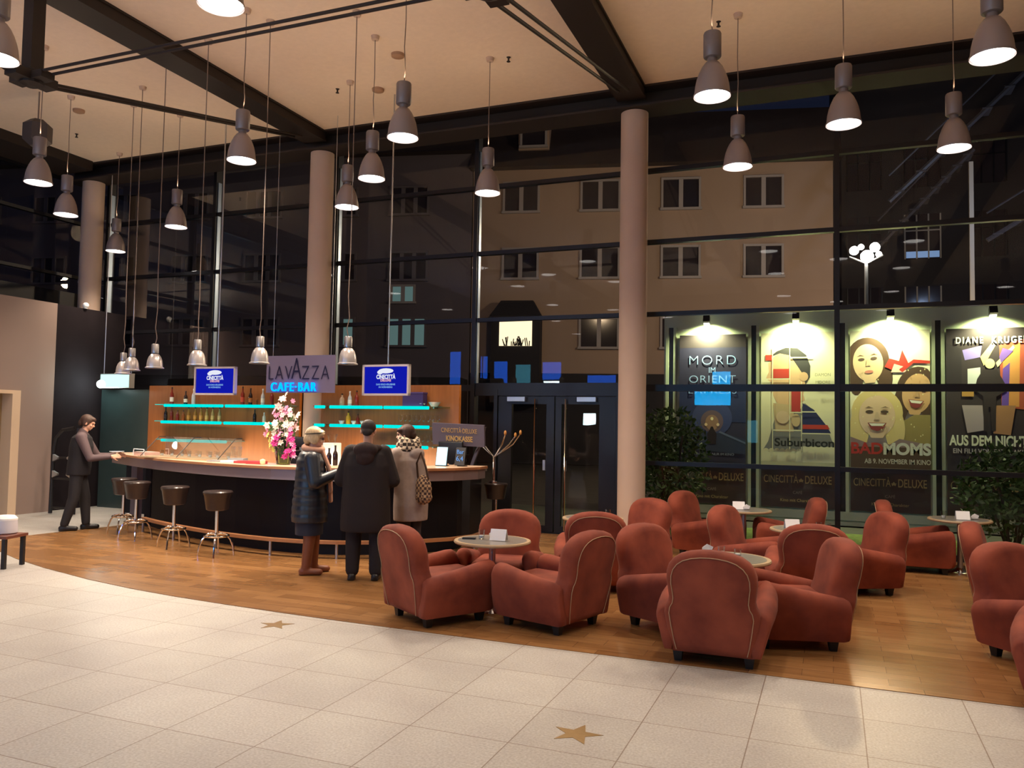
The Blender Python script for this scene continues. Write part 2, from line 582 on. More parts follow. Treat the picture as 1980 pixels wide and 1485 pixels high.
# ------------------------------------------------------------------ glass front: one window per bay
GY = 12.07
XS = [-13.65 + 2.73 * k for k in range(9)]
XS[5] = 0.06
ZS = [1.15, 2.275, 3.39, 4.49, 5.59, 6.55]
fr = structure(empty('window_10', (0, 0, 0), 0, None, None))
b = MB(); b.box(-14.15, -13.69, GY - 0.005, GY + 0.005, 0, 6.5); b.build('pane', M['glass'], fr)
b = MB(); b.box(-14.2, -14.1, GY - 0.1, GY + 0.06, 0, 6.5)
b.build('window_frame', M['mullion'], fr)
for k in range(8):
    x0, x1 = XS[k], XS[k + 1]
    o = structure(empty('window_%d' % (k + 1), (0, 0, 0), 0, None, None))
    zb = 2.275 if k == 3 else 0.0
    b = MB()
    b.box(x0 + 0.03, x1 - 0.03, GY - 0.005, GY + 0.005, zb, 6.55)
    b.build('pane', M['glass'], o)
    b = MB()
    for z in ZS:
        if z < zb:
            continue
        h = 0.05 if z == 2.275 else 0.032
        b.box(x0 + 0.02, x1 - 0.02, GY - 0.06, GY + 0.03, z - h, z + h)
    b.box(x0 + 0.02, x1 - 0.02, GY - 0.05, GY + 0.05, zb if zb else 0.0, (zb if zb else 0.0) + 0.08)
    b.build('transom', M['mullion'], o)
    b = MB()
    b.box(x0 - 0.035, x0 + 0.035, GY - 0.09, GY + 0.07, 0, 6.55)
    b.build('mullion', M['mullion'], o)
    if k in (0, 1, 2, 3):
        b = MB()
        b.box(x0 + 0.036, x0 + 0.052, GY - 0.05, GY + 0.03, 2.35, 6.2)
        b.build('mullion_lit_edge', M['mullion_lit_edge'], o)
# entrance doors in the fourth bay
b = MB()
b.box(-5.46 + 0.04, -5.02, GY - 0.004, GY + 0.004, 0, 2.2)
b.box(-3.05, -2.77, GY - 0.004, GY + 0.004, 0, 2.2)
structure(b.build('window_11', M['glass']))
b = MB()
b.box(-5.08, -5.02, GY - 0.08, GY + 0.05, 0, 2.25)
b.box(-3.06, -2.98, GY - 0.08, GY + 0.05, 0, 2.25)
b.box(-5.42, -2.77, GY - 0.07, GY + 0.05, 2.15, 2.24)
b.box(-5.02, -3.06, GY - 0.1, GY + 0.05, 0, 0.015)
structure(b.build('trim_door_surround', M['mullion']))
for i, (x0, x1, hx, cx) in enumerate(((-5.01, -4.06, -4.365, -4.68), (-4.04, -3.07, -3.86, -3.52))):
    d = structure(empty('door_%d' % (i + 2), (x0, GY, 0), 0, None, None))
    W_ = x1 - x0
    a, c = (0.23, 0.13) if i == 0 else (0.10, 0.26)
    b = MB()
    b.box(0, a, -0.05, 0.02, 0.02, 2.14)
    b.box(W_ - c, W_, -0.05, 0.02, 0.02, 2.14)
    b.box(a, W_ - c, -0.05, 0.02, 0.02, 0.12)
    b.box(a, W_ - c, -0.05, 0.02, 2.02, 2.14)
    b.build('door_frame', M['mullion'], d)
    b = MB(); b.box(a, W_ - c, -0.015, -0.007, 0.12, 2.02); b.build('pane', M['glass'], d)
    b = MB(); b.tube([(hx - x0, -0.10, 0.06), (hx - x0, -0.10, 2.10)], 0.013, 8)
    for z in (0.2, 1.05, 1.95):
        b.tube([(hx - x0, -0.10, z), (hx - x0, -0.04, z)], 0.008, 6)
    b.build('door_handle', M['chrome'], d, True)
    b = MB(); b.box(cx - x0 - 0.15, cx - x0 + 0.15, -0.13, -0.05, 2.06, 2.13); b.build('door_closer', M['steel'], d)
    b = MB(); b.box(W_ / 2 + (0.30 if i == 0 else -0.33), W_ / 2 + (0.34 if i == 0 else -0.29), -0.07, -0.05, 0.98, 1.14); b.build('door_lock', M['steel'], d)

# ------------------------------------------------------------------ steel: edge beams, ceiling beams, pipe, columns, truss
def ibeam_x(x0, x1, yc, z0, z1, w_):
    b = MB()
    b.box(x0, x1, yc - w_ / 2, yc + w_ / 2, z0, z0 + 0.03)
    b.box(x0, x1, yc - w_ / 2, yc + w_ / 2, z1 - 0.03, z1)
    b.box(x0, x1, yc - 0.015, yc + 0.015, z0 + 0.03, z1 - 0.03)
    return b
b = ibeam_x(-14.0, 8.9, 11.48, 6.30, 6.6, 0.5)
b.box(-14.0, 8.9, 11.7, 12.1, 6.52, 6.62)
structure(b.build('trim_beam_front', M['beam']))
b = MB()
b.box(-14.1, -13.2, -5.9, 11.2, 6.42, 6.6)
structure(b.build('trim_beam_side', M['beam']))
for x in (-8.16, -2.7, 2.76, 8.2):
    b = MB()
    b.box(x - 0.21, x + 0.21, -5.9, 11.3, 6.42, 6.45)
    b.box(x - 0.21, x + 0.21, -5.9, 11.3, 6.57, 6.6)
    b.box(x - 0.012, x + 0.012, -5.9, 11.3, 6.45, 6.57)
    b.box(x - 0.19, x + 0.19, -5.9, 11.3, 6.44, 6.58)
    structure(b.build('trim_beam_ceiling', M['beam']))
b = MB(); b.tube([(-13.9, 11.85, 6.52), (8.8, 11.85, 6.52)], 0.055, 12)
tag(b.build('curtain_pipe', M['pipe'], None, True), 'long grey round pipe running under the front ceiling beam above the glass', 'pipe')
for x, lb in ((-13.5, 'round plaster column in the far left corner'), (-8.16, 'round plaster column behind the bar back wall'), (-2.7, 'round plaster column between entrance doors and film posters')):
    e_ = MB(); e_.lathe([(0.20, 0.0), (0.20, 6.29)], 40, (0, 0, 0))
    o = e_.build('column', M['column'], None, True, (x, 11.5, 0.0))
    tag(o, lb, 'column', 'round columns')
def truss(x, lb):
    t = empty('ceiling_truss', (x, 6.1, 5.4), 0, lb, 'truss', 'cable trusses under the ceiling beams')
    b = MB(); b.box(-0.075, 0.075, -0.075, 0.075, 0.0, 1.03); b.build('post', M['beam'], t)
    b = MB(); b.lathe([(0.05, -0.1), (0.12, -0.07), (0.12, 0.07), (0.05, 0.1)], 14); b.box(-0.09, 0.09, -0.25, 0.25, -0.05, 0.05); b.box(-0.25, 0.25, -0.08, 0.08, -0.04, 0.04)
    b.build('node', M['beam'], t)
    for s in (-1, 1):
        b = MB(); b.tube([(s * 0.07, 0.2, 0.0), (s * 0.07, 4.7, 0.96)], 0.02, 8); b.build('tie_rod', M['beam'], t, True)
        b = MB(); b.tube([(s * 0.07, -0.2, 0.0), (s * 0.07, -4.7, 0.96)], 0.02, 8); b.build('tie_rod', M['beam'], t, True)
    return t
truss(-8.16, 'dark cable truss with vertical post, at the left of the ceiling')
truss(-2.7, 'dark cable truss whose twin rods meet the middle column top')
t = empty('tie_rod_pair', (-8.16, 6.1, 5.4), 0, 'pair of thin dark tie rods crossing under the ceiling from the truss node', 'tie rods')
for s in (-1, 1):
    b = MB(); b.tube([(0.2, s * 0.055, 0.03), (5.3, s * 0.055, 0.03)], 0.017, 8); b.build('rod', M['beam'], t, True)

# ------------------------------------------------------------------ outside: ground, poster wall, houses
b = MB(); b.box(-60, 45, 12.15, 75, -0.12, -0.02)
structure(b.build('ground_street', M['asphalt']))
b = MB(); b.box(-2.9, 9, 12.3, 14.2, -0.02, 0.02)
structure(b.build('ground_grass', M['grass']))
b = MB()
b.box(-3.02, 8, 15.52, 15.8, 0, 3.83)
structure(b.build('wall_poster', M['poster_frame']))
b = MB()
for x in (-2.88, -1.355, 0.165, 1.68, 3.2):
    b.box(x - 0.045, x + 0.045, 15.505, 15.525, 0.25, 3.60)
structure(b.build('trim_gap', M['black']))
b = MB()
for x in (-2.88, -1.355, 0.165, 1.68, 3.2):
    b.box(x - 0.10, x - 0.045, 15.47, 15.52, 0.22, 3.6)
    b.box(x + 0.045, x + 0.10, 15.47, 15.52, 0.22, 3.6)
b.box(-2.9, 8, 15.48, 15.52, 0.10, 0.25)
structure(b.build('trim_frame', M['poster_frame']))

PM = {}
def pm(c):
    k = '%.3f_%.3f_%.3f' % c
    if k not in PM:
        PM[k] = mat('poster_print', c, 0.55)
    return PM[k]
class Print:
    """flat printed sheet: coloured patches laid on a board, all one mesh"""
    def __init__(s, w_, h_, base):
        s.w, s.h = w_, h_
        s.mb = MB()
        s.mats = [pm(base)]
        s.layer = 0
        s.vmap = lambda v: v
        s.mb.box(-w_ / 2, w_ / 2, 0.0, 0.03, 0, h_)
    def poly(s, pts, c):
        m_ = pm(c)
        if m_ not in s.mats:
            s.mats.append(m_)
        s.mb.cur = s.mats.index(m_)
        s.layer += 1
        y = -0.0006 * s.layer
        s.mb.add([(max(-0.5, min(0.5, u - 0.5)) * s.w, y, max(0, min(1, s.vmap(v))) * s.h) for u, v in pts], [tuple(range(len(pts)))])
    def rect(s, u0, v0, u1, v1, c):
        s.poly([(u0, v0), (u1, v0), (u1, v1), (u0, v1)], c)
    def ell(s, u, v, ru, rv, c, n=28, rot=0.0):
        k = s.h / s.w
        pts = []
        for i in range(n):
            a = 2 * math.pi * i / n
            x, y = ru * math.cos(a), rv * k * math.sin(a)
            pts.append((u + x * math.cos(rot) - y * math.sin(rot), v + (x * math.sin(rot) + y * math.cos(rot)) / k))
        s.poly(pts, c)
    def build(s, parent):
        return s.mb.build('print_sheet', s.mats, parent)

PY, PZ0, PH = 15.44, 0.99, 2.45
def poster(x0, x1, base, label):
    t = empty('film_poster', ((x0 + x1) / 2, PY, PZ0), 0, label, 'poster', 'lit film posters outside the glass')
    return t, Print(x1 - x0, PH, base)
def ptext(t, p, s, u, v, size, c, sx=1.0, name='lettering', align='CENTER', space=1.0, off=0.0, fit=None):
    o = text(name, s, size, pm(c), ((u - 0.5) * p.w, -0.0006 * p.layer - 0.004, v * p.h), t, sx=sx, extrude=0.001, align=align, space=space, off=off)
    if fit:
        xs = [q.co.x for q in o.data.vertices]
        k = fit * p.w / (max(xs) - min(xs))
        o.scale = (k, 1, 1)
    return o

# poster 1
t, p = poster(-2.71, -1.49, (0.030, 0.026, 0.070), 'dark blue film poster with MORD IM ORIENT EXPRESS in pale blue letters')
p.rect(0, 0.9, 1, 1, (0.05, 0.035, 0.045))
p.rect(0, 0.33, 1, 0.56, (0.020, 0.030, 0.115))
p.ell(0.5, 0.36, 0.30, 0.14, (0.045, 0.060, 0.20))
p.ell(0.5, 0.335, 0.17, 0.085, (0.16, 0.10, 0.14))
p.ell(0.5, 0.325, 0.10, 0.060, (0.36, 0.20, 0.15))
p.ell(0.5, 0.355, 0.022, 0.013, (0.95, 0.8, 0.55))
p.ell(0.41, 0.31, 0.022, 0.012, (0.9, 0.65, 0.45))
p.ell(0.59, 0.31, 0.022, 0.012, (0.9, 0.65, 0.45))
p.poly([(0, 0.12), (1, 0.09), (1, 0.20), (0.7, 0.245), (0.3, 0.25), (0, 0.22)], (0.030, 0.040, 0.10))
p.poly([(0.6, 0.25), (1, 0.165), (1, 0.18), (0.62, 0.262)], (0.12, 0.15, 0.28))
p.poly([(0.44, 0.16), (0.56, 0.16), (0.57, 0.24), (0.53, 0.275), (0.515, 0.295), (0.485, 0.295), (0.47, 0.275), (0.43, 0.24)], (0.02, 0.010, 0.02))
p.build(t)
ptext(t, p, 'MORD', 0.5, 0.80, 0.25, (0.35, 0.55, 0.95), space=1.25, off=-0.004, fit=0.70)
ptext(t, p, 'IM', 0.5, 0.725, 0.15, (0.35, 0.5, 0.9), 0.9)
ptext(t, p, 'ORIENT', 0.5, 0.655, 0.20, (0.35, 0.5, 0.9), space=1.1, off=-0.002, fit=0.70)
ptext(t, p, 'EXPRESS', 0.5, 0.57, 0.19, (0.3, 0.45, 0.85), space=1.1, off=-0.002, fit=0.72)
ptext(t, p, 'DEMNÄCHST NUR IM KINO', 0.5, 0.085, 0.065, (0.30, 0.33, 0.5), 1.0)

# poster 2
cr_ = (0.82, 0.76, 0.55)
t, p = poster(-1.22, 0.04, cr_, 'cream film poster with a profile of coloured blocks reading Suburbicon')
p.vmap = lambda v: v if v < 0.05 or v > 0.99 else 0.13 + (v - 0.07) * 1.055
hair, skin, red, suit = (0.05, 0.045, 0.05), (0.72, 0.45, 0.27), (0.55, 0.05, 0.035), (0.02, 0.025, 0.11)
p.poly([(0.19, 0.73), (0.30, 0.765), (0.45, 0.77), (0.56, 0.74), (0.64, 0.685), (0.665, 0.62), (0.66, 0.565), (0.60, 0.52), (0.58, 0.46), (0.60, 0.42), (0.40, 0.36), (0.22, 0.40), (0.15, 0.47), (0.10, 0.51), (0.14, 0.545), (0.07, 0.575), (0.11, 0.62), (0.10, 0.68)], skin)
p.poly([(0.10, 0.72), (0.22, 0.765), (0.34, 0.79), (0.50, 0.785), (0.62, 0.735), (0.675, 0.66), (0.67, 0.58), (0.61, 0.53), (0.575, 0.60), (0.50, 0.66), (0.40, 0.735), (0.26, 0.75)], hair)
p.ell(0.585, 0.585, 0.06, 0.032, (0.66, 0.40, 0.24))
p.poly([(0.03, 0.07), (0.10, 0.13), (0.22, 0.34), (0.32, 0.38), (0.50, 0.33), (0.60, 0.40), (0.72, 0.35), (0.88, 0.25), (0.99, 0.10), (0.6, 0.07)], (0.22, 0.21, 0.22))
p.poly([(0.17, 0.40), (0.45, 0.385), (0.45, 0.20), (0.20, 0.20)], (0.62, 0.45, 0.28))
p.poly([(0.57, 0.40), (0.72, 0.355), (0.88, 0.25), (0.95, 0.19), (0.57, 0.19)], suit)
p.poly([(0.57, 0.25), (0.90, 0.25), (0.93, 0.22), (0.57, 0.22)], red)
p.rect(0.17, 0.64, 0.385, 0.575, red)
p.rect(0.06, 0.70, 0.15, 0.74, red)
p.rect(0.42, 0.50, 0.54, 0.34, (0.48, 0.04, 0.04))
p.ell(0.30, 0.30, 0.09, 0.045, (0.70, 0.50, 0.35))
p.ell(0.48, 0.28, 0.06, 0.045, (0.62, 0.44, 0.26))
p.rect(0.57, 0.0, 1.0, 0.10, cr_)
p.rect(0, 0.0, 1.0, 0.045, (0.55, 0.52, 0.36))
for u in (0.155, 0.39):
    p.rect(u, 0.05, u + 0.012, 0.79, cr_)
p.rect(0.55, 0.05, 0.562, 0.55, cr_)
for u0, v0, u1 in ((0.39, 0.715, 0.70), (0.02, 0.565, 0.16), (0.17, 0.565, 0.39), (0.17, 0.205, 0.56), (0.55, 0.335, 0.80), (0.40, 0.33, 0.56), (0.55, 0.185, 1.0)):
    p.rect(u0, v0, u1, v0 + 0.008, cr_)
for k_ in range(7):
    p.ell(0.07 + 0.075 * k_, 0.068, 0.036, 0.014, cr_)
p.build(t)
ptext(t, p, 'Suburbicon', 0.995, 0.185, 0.20, (0.02, 0.02, 0.02), align='RIGHT', off=0.005, fit=0.80)
for i, s_ in enumerate(('DAMON', 'MOORE', 'ISAAC')):
    ptext(t, p, s_, 0.84, 0.685 - 0.055 * i, 0.075, (0.35, 0.31, 0.2), 0.95)

# poster 3
t, p = poster(0.29, 1.55, (0.85, 0.80, 0.62), 'bright film poster of three laughing women reading BAD MOMS')
sk, sk2, hd, hb = (0.80, 0.55, 0.36), (0.72, 0.42, 0.22), (0.09, 0.045, 0.03), (0.78, 0.60, 0.28)
def face(u, v, ru, rv, skin_, hairc, rot, smile, hw=1.3):
    c_, s_ = math.cos(rot), math.sin(rot)
    k = p.h / p.w
    def q(x, y):
        X_, Y_ = x * ru, y * rv * k
        return (u + X_ * c_ - Y_ * s_, v + (X_ * s_ + Y_ * c_) / k)
    def e(x, y, a, b_, col, n=18):
        p.poly([q(x + a * math.cos(2 * math.pi * i / n), y + b_ * math.sin(2 * math.pi * i / n)) for i in range(n)], col)
    e(0, 0.18, hw, 1.28, hairc, 26)
    e(-0.9 * hw / 1.3, -0.7, 0.5, 1.1, hairc)
    e(0.9 * hw / 1.3, -0.7, 0.5, 1.1, hairc)
    e(0, 0, 0.92, 1.08, skin_, 30)
    p.poly([q(-0.62, -0.55), q(0.62, -0.55), q(0.3, -1.16), q(-0.3, -1.16)], skin_)
    for sx_ in (-1, 1):
        e(sx_ * 0.38, 0.22, 0.20, 0.085, (0.10, 0.06, 0.05))
        p.poly([q(sx_ * 0.16, 0.40), q(sx_ * 0.42, 0.50), q(sx_ * 0.64, 0.40), q(sx_ * 0.42, 0.44)], (0.16, 0.09, 0.06))
    p.poly([q(-0.06, 0.2), q(0.06, 0.2), q(0.15, -0.18), q(-0.15, -0.18)], tuple(c * 0.86 for c in skin_))
    if smile:
        p.poly([q(-0.48, -0.36), q(0.48, -0.36), q(0.30, -0.70), q(0, -0.80), q(-0.30, -0.70)], (0.30, 0.05, 0.05))
        p.poly([q(-0.42, -0.39), q(0.42, -0.39), q(0.28, -0.53), q(-0.28, -0.53)], (0.92, 0.88, 0.8))
    else:
        e(0, -0.52, 0.26, 0.09, (0.62, 0.22, 0.18))
face(0.23, 0.77, 0.21, 0.125, sk, hd, 0.10, False)
p.poly([(0.44, 0.74), (0.60, 0.70), (0.74, 0.76), (0.66, 0.86), (0.62, 0.78), (0.50, 0.80)], (0.55, 0.04, 0.03))
p.poly([(0.52, 0.70), (0.72, 0.70), (0.68, 0.74), (0.56, 0.76)], (0.85, 0.55, 0.5))
p.poly([(0.62, 0.72), (0.80, 0.79), (1.0, 0.78), (1.0, 0.76), (0.80, 0.765), (0.66, 0.70)], (0.55, 0.04, 0.03))
face(0.84, 0.55, 0.20, 0.130, sk2, hd, -0.12, True)
p.poly([(0.62, 0.16), (1, 0.16), (1, 0.40), (0.80, 0.40), (0.62, 0.34)], (0.36, 0.27, 0.10))
face(0.34, 0.39, 0.25, 0.135, (0.82, 0.58, 0.42), hb, 0.0, True)
p.poly([(0, 0.13), (1, 0.13), (1, 0.19), (0.62, 0.23), (0.5, 0.19), (0.2, 0.20), (0, 0.24)], (0.30, 0.20, 0.22))
p.rect(0, 0, 1, 0.17, (0.10, 0.055, 0.035))
random.seed(4)
for k_ in range(34):
    p.ell(random.random(), 0.2 + 0.6 * random.random(), 0.008, 0.006, (0.9, 0.8, 0.45), 6)
p.build(t)
ptext(t, p, 'BAD', 0.0, 0.155, 0.27, (0.60, 0.05, 0.04), align='LEFT', off=0.008, fit=0.40)
ptext(t, p, 'MOMS', 1.0, 0.155, 0.27, (0.85, 0.82, 0.74), align='RIGHT', off=0.012, fit=0.585)
ptext(t, p, 'AB 9. NOVEMBER IM KINO', 1.0, 0.068, 0.115, (0.72, 0.66, 0.58), align='RIGHT', off=0.002, fit=0.82)

# poster 4
t, p = poster(1.80, 3.06, (0.045, 0.030, 0.040), 'dark film poster with a lone walking figure reading AUS DEM NICHTS')
p.poly([(0.0, 0.60), (0.18, 0.58), (0.18, 0.86), (0, 0.9)], (0.03, 0.02, 0.03))
p.poly([(0.19, 0.85), (0.42, 0.88), (0.40, 0.80), (0.22, 0.78)], (0.30, 0.22, 0.65))
p.poly([(0.25, 0.72), (0.40, 0.73), (0.40, 0.61), (0.25, 0.61)], (0.75, 0.75, 0.8))
p.poly([(0.62, 0.88), (1.0, 0.93), (0.95, 0.44), (0.64, 0.46)], (0.50, 0.10, 0.06))
p.poly([(0.66, 0.83), (0.86, 0.90), (0.84, 0.46), (0.66, 0.47)], (0.75, 0.32, 0.10))
p.poly([(0.66, 0.72), (0.74, 0.76), (0.72, 0.47), (0.64, 0.47)], (0.16, 0.08, 0.50))
p.poly([(0.40, 0.80), (0.54, 0.90), (0.58, 0.88), (0.44, 0.74)], (0.80, 0.62, 0.30))
p.poly([(0.58, 0.76), (0.78, 0.88), (0.80, 0.86), (0.60, 0.73)], (0.85, 0.75, 0.45))
p.poly([(0.62, 0.80), (0.66, 0.86), (0.78, 0.84), (0.64, 0.76)], (0.20, 0.10, 0.45))
p.rect(0.18, 0.53, 0.32, 0.58, (0.55, 0.28, 0.08))
p.poly([(0.18, 0.47), (0.42, 0.47), (0.44, 0.30), (0.24, 0.28)], (0.45, 0.36, 0.42))
p.poly([(0.58, 0.47), (0.80, 0.47), (0.74, 0.27), (0.54, 0.28)], (0.45, 0.22, 0.12))
p.ell(0.51, 0.755, 0.058, 0.034, (0.80, 0.66, 0.38))
p.poly([(0.43, 0.715), (0.59, 0.715), (0.68, 0.62), (0.70, 0.57), (0.61, 0.54), (0.58, 0.53), (0.57, 0.30), (0.52, 0.29), (0.51, 0.46), (0.49, 0.46), (0.475, 0.29), (0.43, 0.30), (0.43, 0.53), (0.33, 0.58), (0.36, 0.65)], (0.035, 0.022, 0.030))
p.build(t)
ptext(t, p, 'DIANE  KRUGER', 0.53, 0.915, 0.15, (0.82, 0.80, 0.78), space=1.35, off=0.004, fit=0.84)
ptext(t, p, 'AUS DEM NICHTS', 0.03, 0.225, 0.235, (0.85, 0.84, 0.72), align='LEFT', off=0.008, fit=0.96)
ptext(t, p, 'EIN FILM VON FATIH AKIN', 0.5, 0.155, 0.11, (0.55, 0.48, 0.52), off=0.002, fit=0.86)
ptext(t, p, 'AB NOVEMBER IM KINO', 0.5, 0.045, 0.07, (0.5, 0.48, 0.5), 0.8)

LBL = ('under the dark blue poster', 'under the cream poster', 'under the poster of three women', 'under the poster with the lone walker')
for i, (x0, x1) in enumerate(((-2.71, -1.49), (-1.22, 0.04), (0.29, 1.55), (1.80, 3.06))):
    t = empty('name_board', ((x0 + x1) / 2, 15.46, 0.28), 0, 'dark name board with gold CINECITTA DELUXE lettering ' + LBL[i], 'sign', 'cinema name boards below the posters')
    b = MB(); b.box(-(x1 - x0) / 2, (x1 - x0) / 2, 0, 0.03, 0, 0.68)
    b.build('board', pm((0.05, 0.028, 0.028)), t)
    text('lettering', 'CINECITTÀ', 0.19, M['gold_dim'], (-0.585, -0.004, 0.50), t, sx=0.62, align='LEFT', extrude=0.001)
    b = MB()
    b.add([((0.035 if k % 2 else 0.07 if False else 0.02 + 0.025 * (k % 2 == 0)) * math.sin(k * math.pi / 5) + 0.06, -0.004, (0.018 if k % 2 else 0.042) * math.cos(k * math.pi / 5) + 0.49) for k in range(10)], [tuple(range(10))])
    b.build('star', M['gold_dim'], t)
    text('lettering', 'DELUXE', 0.20, M['gold_dim'], (0.12, -0.004, 0.50), t, sx=0.62, align='LEFT', extrude=0.001, off=0.002)
    text('lettering', 'CAFÉ', 0.07, pm((0.25, 0.2, 0.16)), (0.0, -0.004, 0.27), t, extrude=0.001)
    text('lettering', 'Kino mit Charakter', 0.075, M['gold_dim'], (0.0, -0.004, 0.13), t, extrude=0.001)
    # picture light above each poster
    fx = (-2.18, -0.61, 0.93, 2.47)[i]
    t = empty('picture_light', (fx, 15.52, 3.72), 0, 'small black spotlight glowing above the ' + LBL[i].replace('under the ', ''), 'spotlight', 'spotlights over the posters')
    b = MB(); b.tube([(0, 0, 0.02), (0, -0.16, 0.04), (0, -0.26, 0.0)], 0.012, 6); b.build('arm', M['black'], t, True)
    mm = Matrix.Rotation(math.radians(-24), 3, 'X')
    b = MB(); b.obox((0, -0.28, -0.02), (0.12, 0.10, 0.13), mm); b.build('lamp_head', M['black'], t)
    b = MB(); b.obox((0, -0.255, -0.10), (0.10, 0.08, 0.012), mm); b.build('lamp_lens', emis('poster_lamp_lens', (1.0, 1.0, 0.72), 14), t)
    light('bulb', 'SPOT', (0, -0.235, -0.125), 340, (0.93, 1.0, 0.50), (math.radians(28), 0, 0), 0.03, spot=math.radians(150), blend=0.7, parent=t)

# shrubs outside
def leaf_cloud(name, c, r, n, size, seed, parent=None):
    random.seed(seed)
    b = MB()
    for _ in range(n):
        while True:
            q = Vector((random.uniform(-1, 1), random.uniform(-1, 1), random.uniform(-1, 1)))
            if 0.15 < q.length < 1:
                break
        q = Vector((q.x * r[0], q.y * r[1], q.z * r[2])) + Vector(c)
        d = Vector((random.uniform(-1, 1), random.uniform(-1, 1), random.uniform(-0.6, 1))).normalized()
        u = d.cross(Vector((random.uniform(-1, 1), random.uniform(-1, 1), 0.3))).normalized()
        L, W_ = size * random.uniform(0.7, 1.2), size * 0.22
        nn = d.cross(u) * size * 0.05
        b.add([q, q + d * L * 0.5 + u * W_ + nn, q + d * L, q + d * L * 0.5 - u * W_ + nn], [(0, 1, 2, 3)])
    return b.build(name, M['leaf'], parent)
def shrub(x, y, r, h, n, seed, label):
    t = empty('shrub', (x, y, 0.0), 0, label, 'shrub', 'shrubs outside the glass')
    b = MB()
    random.seed(seed)
    for k in range(6):
        a = k * 1.05
        b.tube([(0.05 * math.cos(a), 0.05 * math.sin(a), 0.0), (r[0] * 0.3 * math.cos(a), r[1] * 0.3 * math.sin(a), h * 0.4), (r[0] * 0.7 * math.cos(a), r[1] * 0.7 * math.sin(a), h * 0.8)], 0.018, 6)
    b.build('stem', M['bark'], t)
    leaf_cloud('foliage', (0, 0, h * 0.58), (r[0], r[1], h * 0.45), n, 0.13, seed, t)
shrub(-2.45, 13.3, (0.62, 0.5), 1.95, 1500, 3, 'leafy dark green shrub outside the glass right of the middle column')
shrub(2.35, 13.3, (0.75, 0.55), 1.5, 1500, 5, 'leafy dark green shrub outside in front of the rightmost poster')
shrub(-4.0, 17.5, (0.7, 0.7), 2.1, 900, 8, 'dark bush standing outside beyond the entrance doors')

# the cream house across the street, and its grey neighbour
H0 = Vector((0.04, 35.57, 0.0))
HD = Vector((-0.9733, -0.2293, 0)).normalized()
HZ = math.atan2(HD.y, HD.x)
def hwin(parent, s0, s1, z0, z1, pane='win_dark', y=0.0, panes=2):
    f = MB()
    W_ = (s1 - s0)
    f.box(s0 - 0.06, s0 + 0.03, y - 0.02, y + 0.10, z0 - 0.06, z1 + 0.06)
    f.box(s1 - 0.03, s1 + 0.06, y - 0.02, y + 0.10, z0 - 0.06, z1 + 0.06)
    f.box(s0, s1, y - 0.02, y + 0.10, z1 - 0.03, z1 + 0.06)
    f.box(s0 - 0.1, s1 + 0.1, y - 0.02, y + 0.16, z0 - 0.10, z0 + 0.0)
    for k in range(1, panes):
        m_ = s0 + W_ * k / panes
        f.box(m_ - 0.09, m_ + 0.09, y - 0.02, y + 0.08, z0, z1)
    o = f.build('window', M['win_frame' if panes < 3 else 'win_frame_dim'], parent)
    g = MB(); g.box(s0 + 0.02, s1 - 0.02, y - 0.01, y + 0.03, z0, z1); g.build('pane', M[pane], o)
    return o
# local frame of a house: x along the front going left, +y towards us
def house(name, s0, s1, z1, m_, label, cat='house'):
    t = empty(name, H0, HZ, label, cat)
    b = MB(); b.box(s0, s1, -8, 0, 0, z1); b.build('wall', M[m_], t)
    return t
cream = house('apartment_house', 0.0, 15.2, 12.9, 'cream', 'cream plastered house across the street with double windows and a bay window')
for s0, s1 in ((13.8, 12.3), (10.4, 8.8), (6.96, 5.42), (3.55, 2.04)):
    for z0, z1 in ((11.0, 12.25), (8.06, 9.33), (5.05, 6.28)):
        if s0 == 13.8 and z0 < 6:
            continue
        hwin(cream, s1, s0, z0, z1)
b = MB()
b.rings([[(-0.3, 0.5, 12.85), (15.3, 0.5, 12.85), (15.3, -8.4, 12.85), (-0.3, -8.4, 12.85)], [(-0.3, -1.2, 15.6), (15.3, -1.2, 15.6), (15.3, -7.0, 15.6), (-0.3, -7.0, 15.6)]])
b.build('roof', M['roof'], cream)
b = MB(); b.box(11.85, 13.2, -2.5, 0.12, 13.7, 15.0)
dm = b.build('dormer', M['cream'], cream)
hwin(dm, 12.0, 13.06, 13.85, 14.8, panes=1, y=0.14)
b = MB(); b.box(12.05, 14.15, 0, 0.9, 2.6, 6.3)
b.rings([[(12.0, 0, 6.3), (14.2, 0, 6.3), (14.2, 0.95, 6.3), (12.0, 0.95, 6.3)], [(12.4, 0, 7.0), (13.8, 0, 7.0), (13.8, 0.5, 7.0), (12.4, 0.5, 7.0)]])
bay = b.build('bay_window', M['night_wall'], cream)
b = MB(); b.box(12.38, 13.78, 0.9, 0.93, 5.0, 6.15); b.build('lit_pane', M['win_lit'], bay)
random.seed(2)
b = MB()
for k in range(26):
    x = 12.45 + 1.1 * random.random()
    b.tube([(x, 0.95, 5.0), (x + random.uniform(-0.1, 0.1), 0.96, 5.12 + 0.3 * random.random())], 0.022, 5)
b.build('window_plant', M['black'], bay)
b = MB(); b.box(0, 15.2, 0, 0.06, 0, 3.9); b.build('plinth', M['night_wall'], cream)
b = MB(); b.tube([(8.0, 0.1, 0), (8.0, 0.1, 12.8)], 0.06, 8); b.build('downpipe', M['night_wall'], cream)

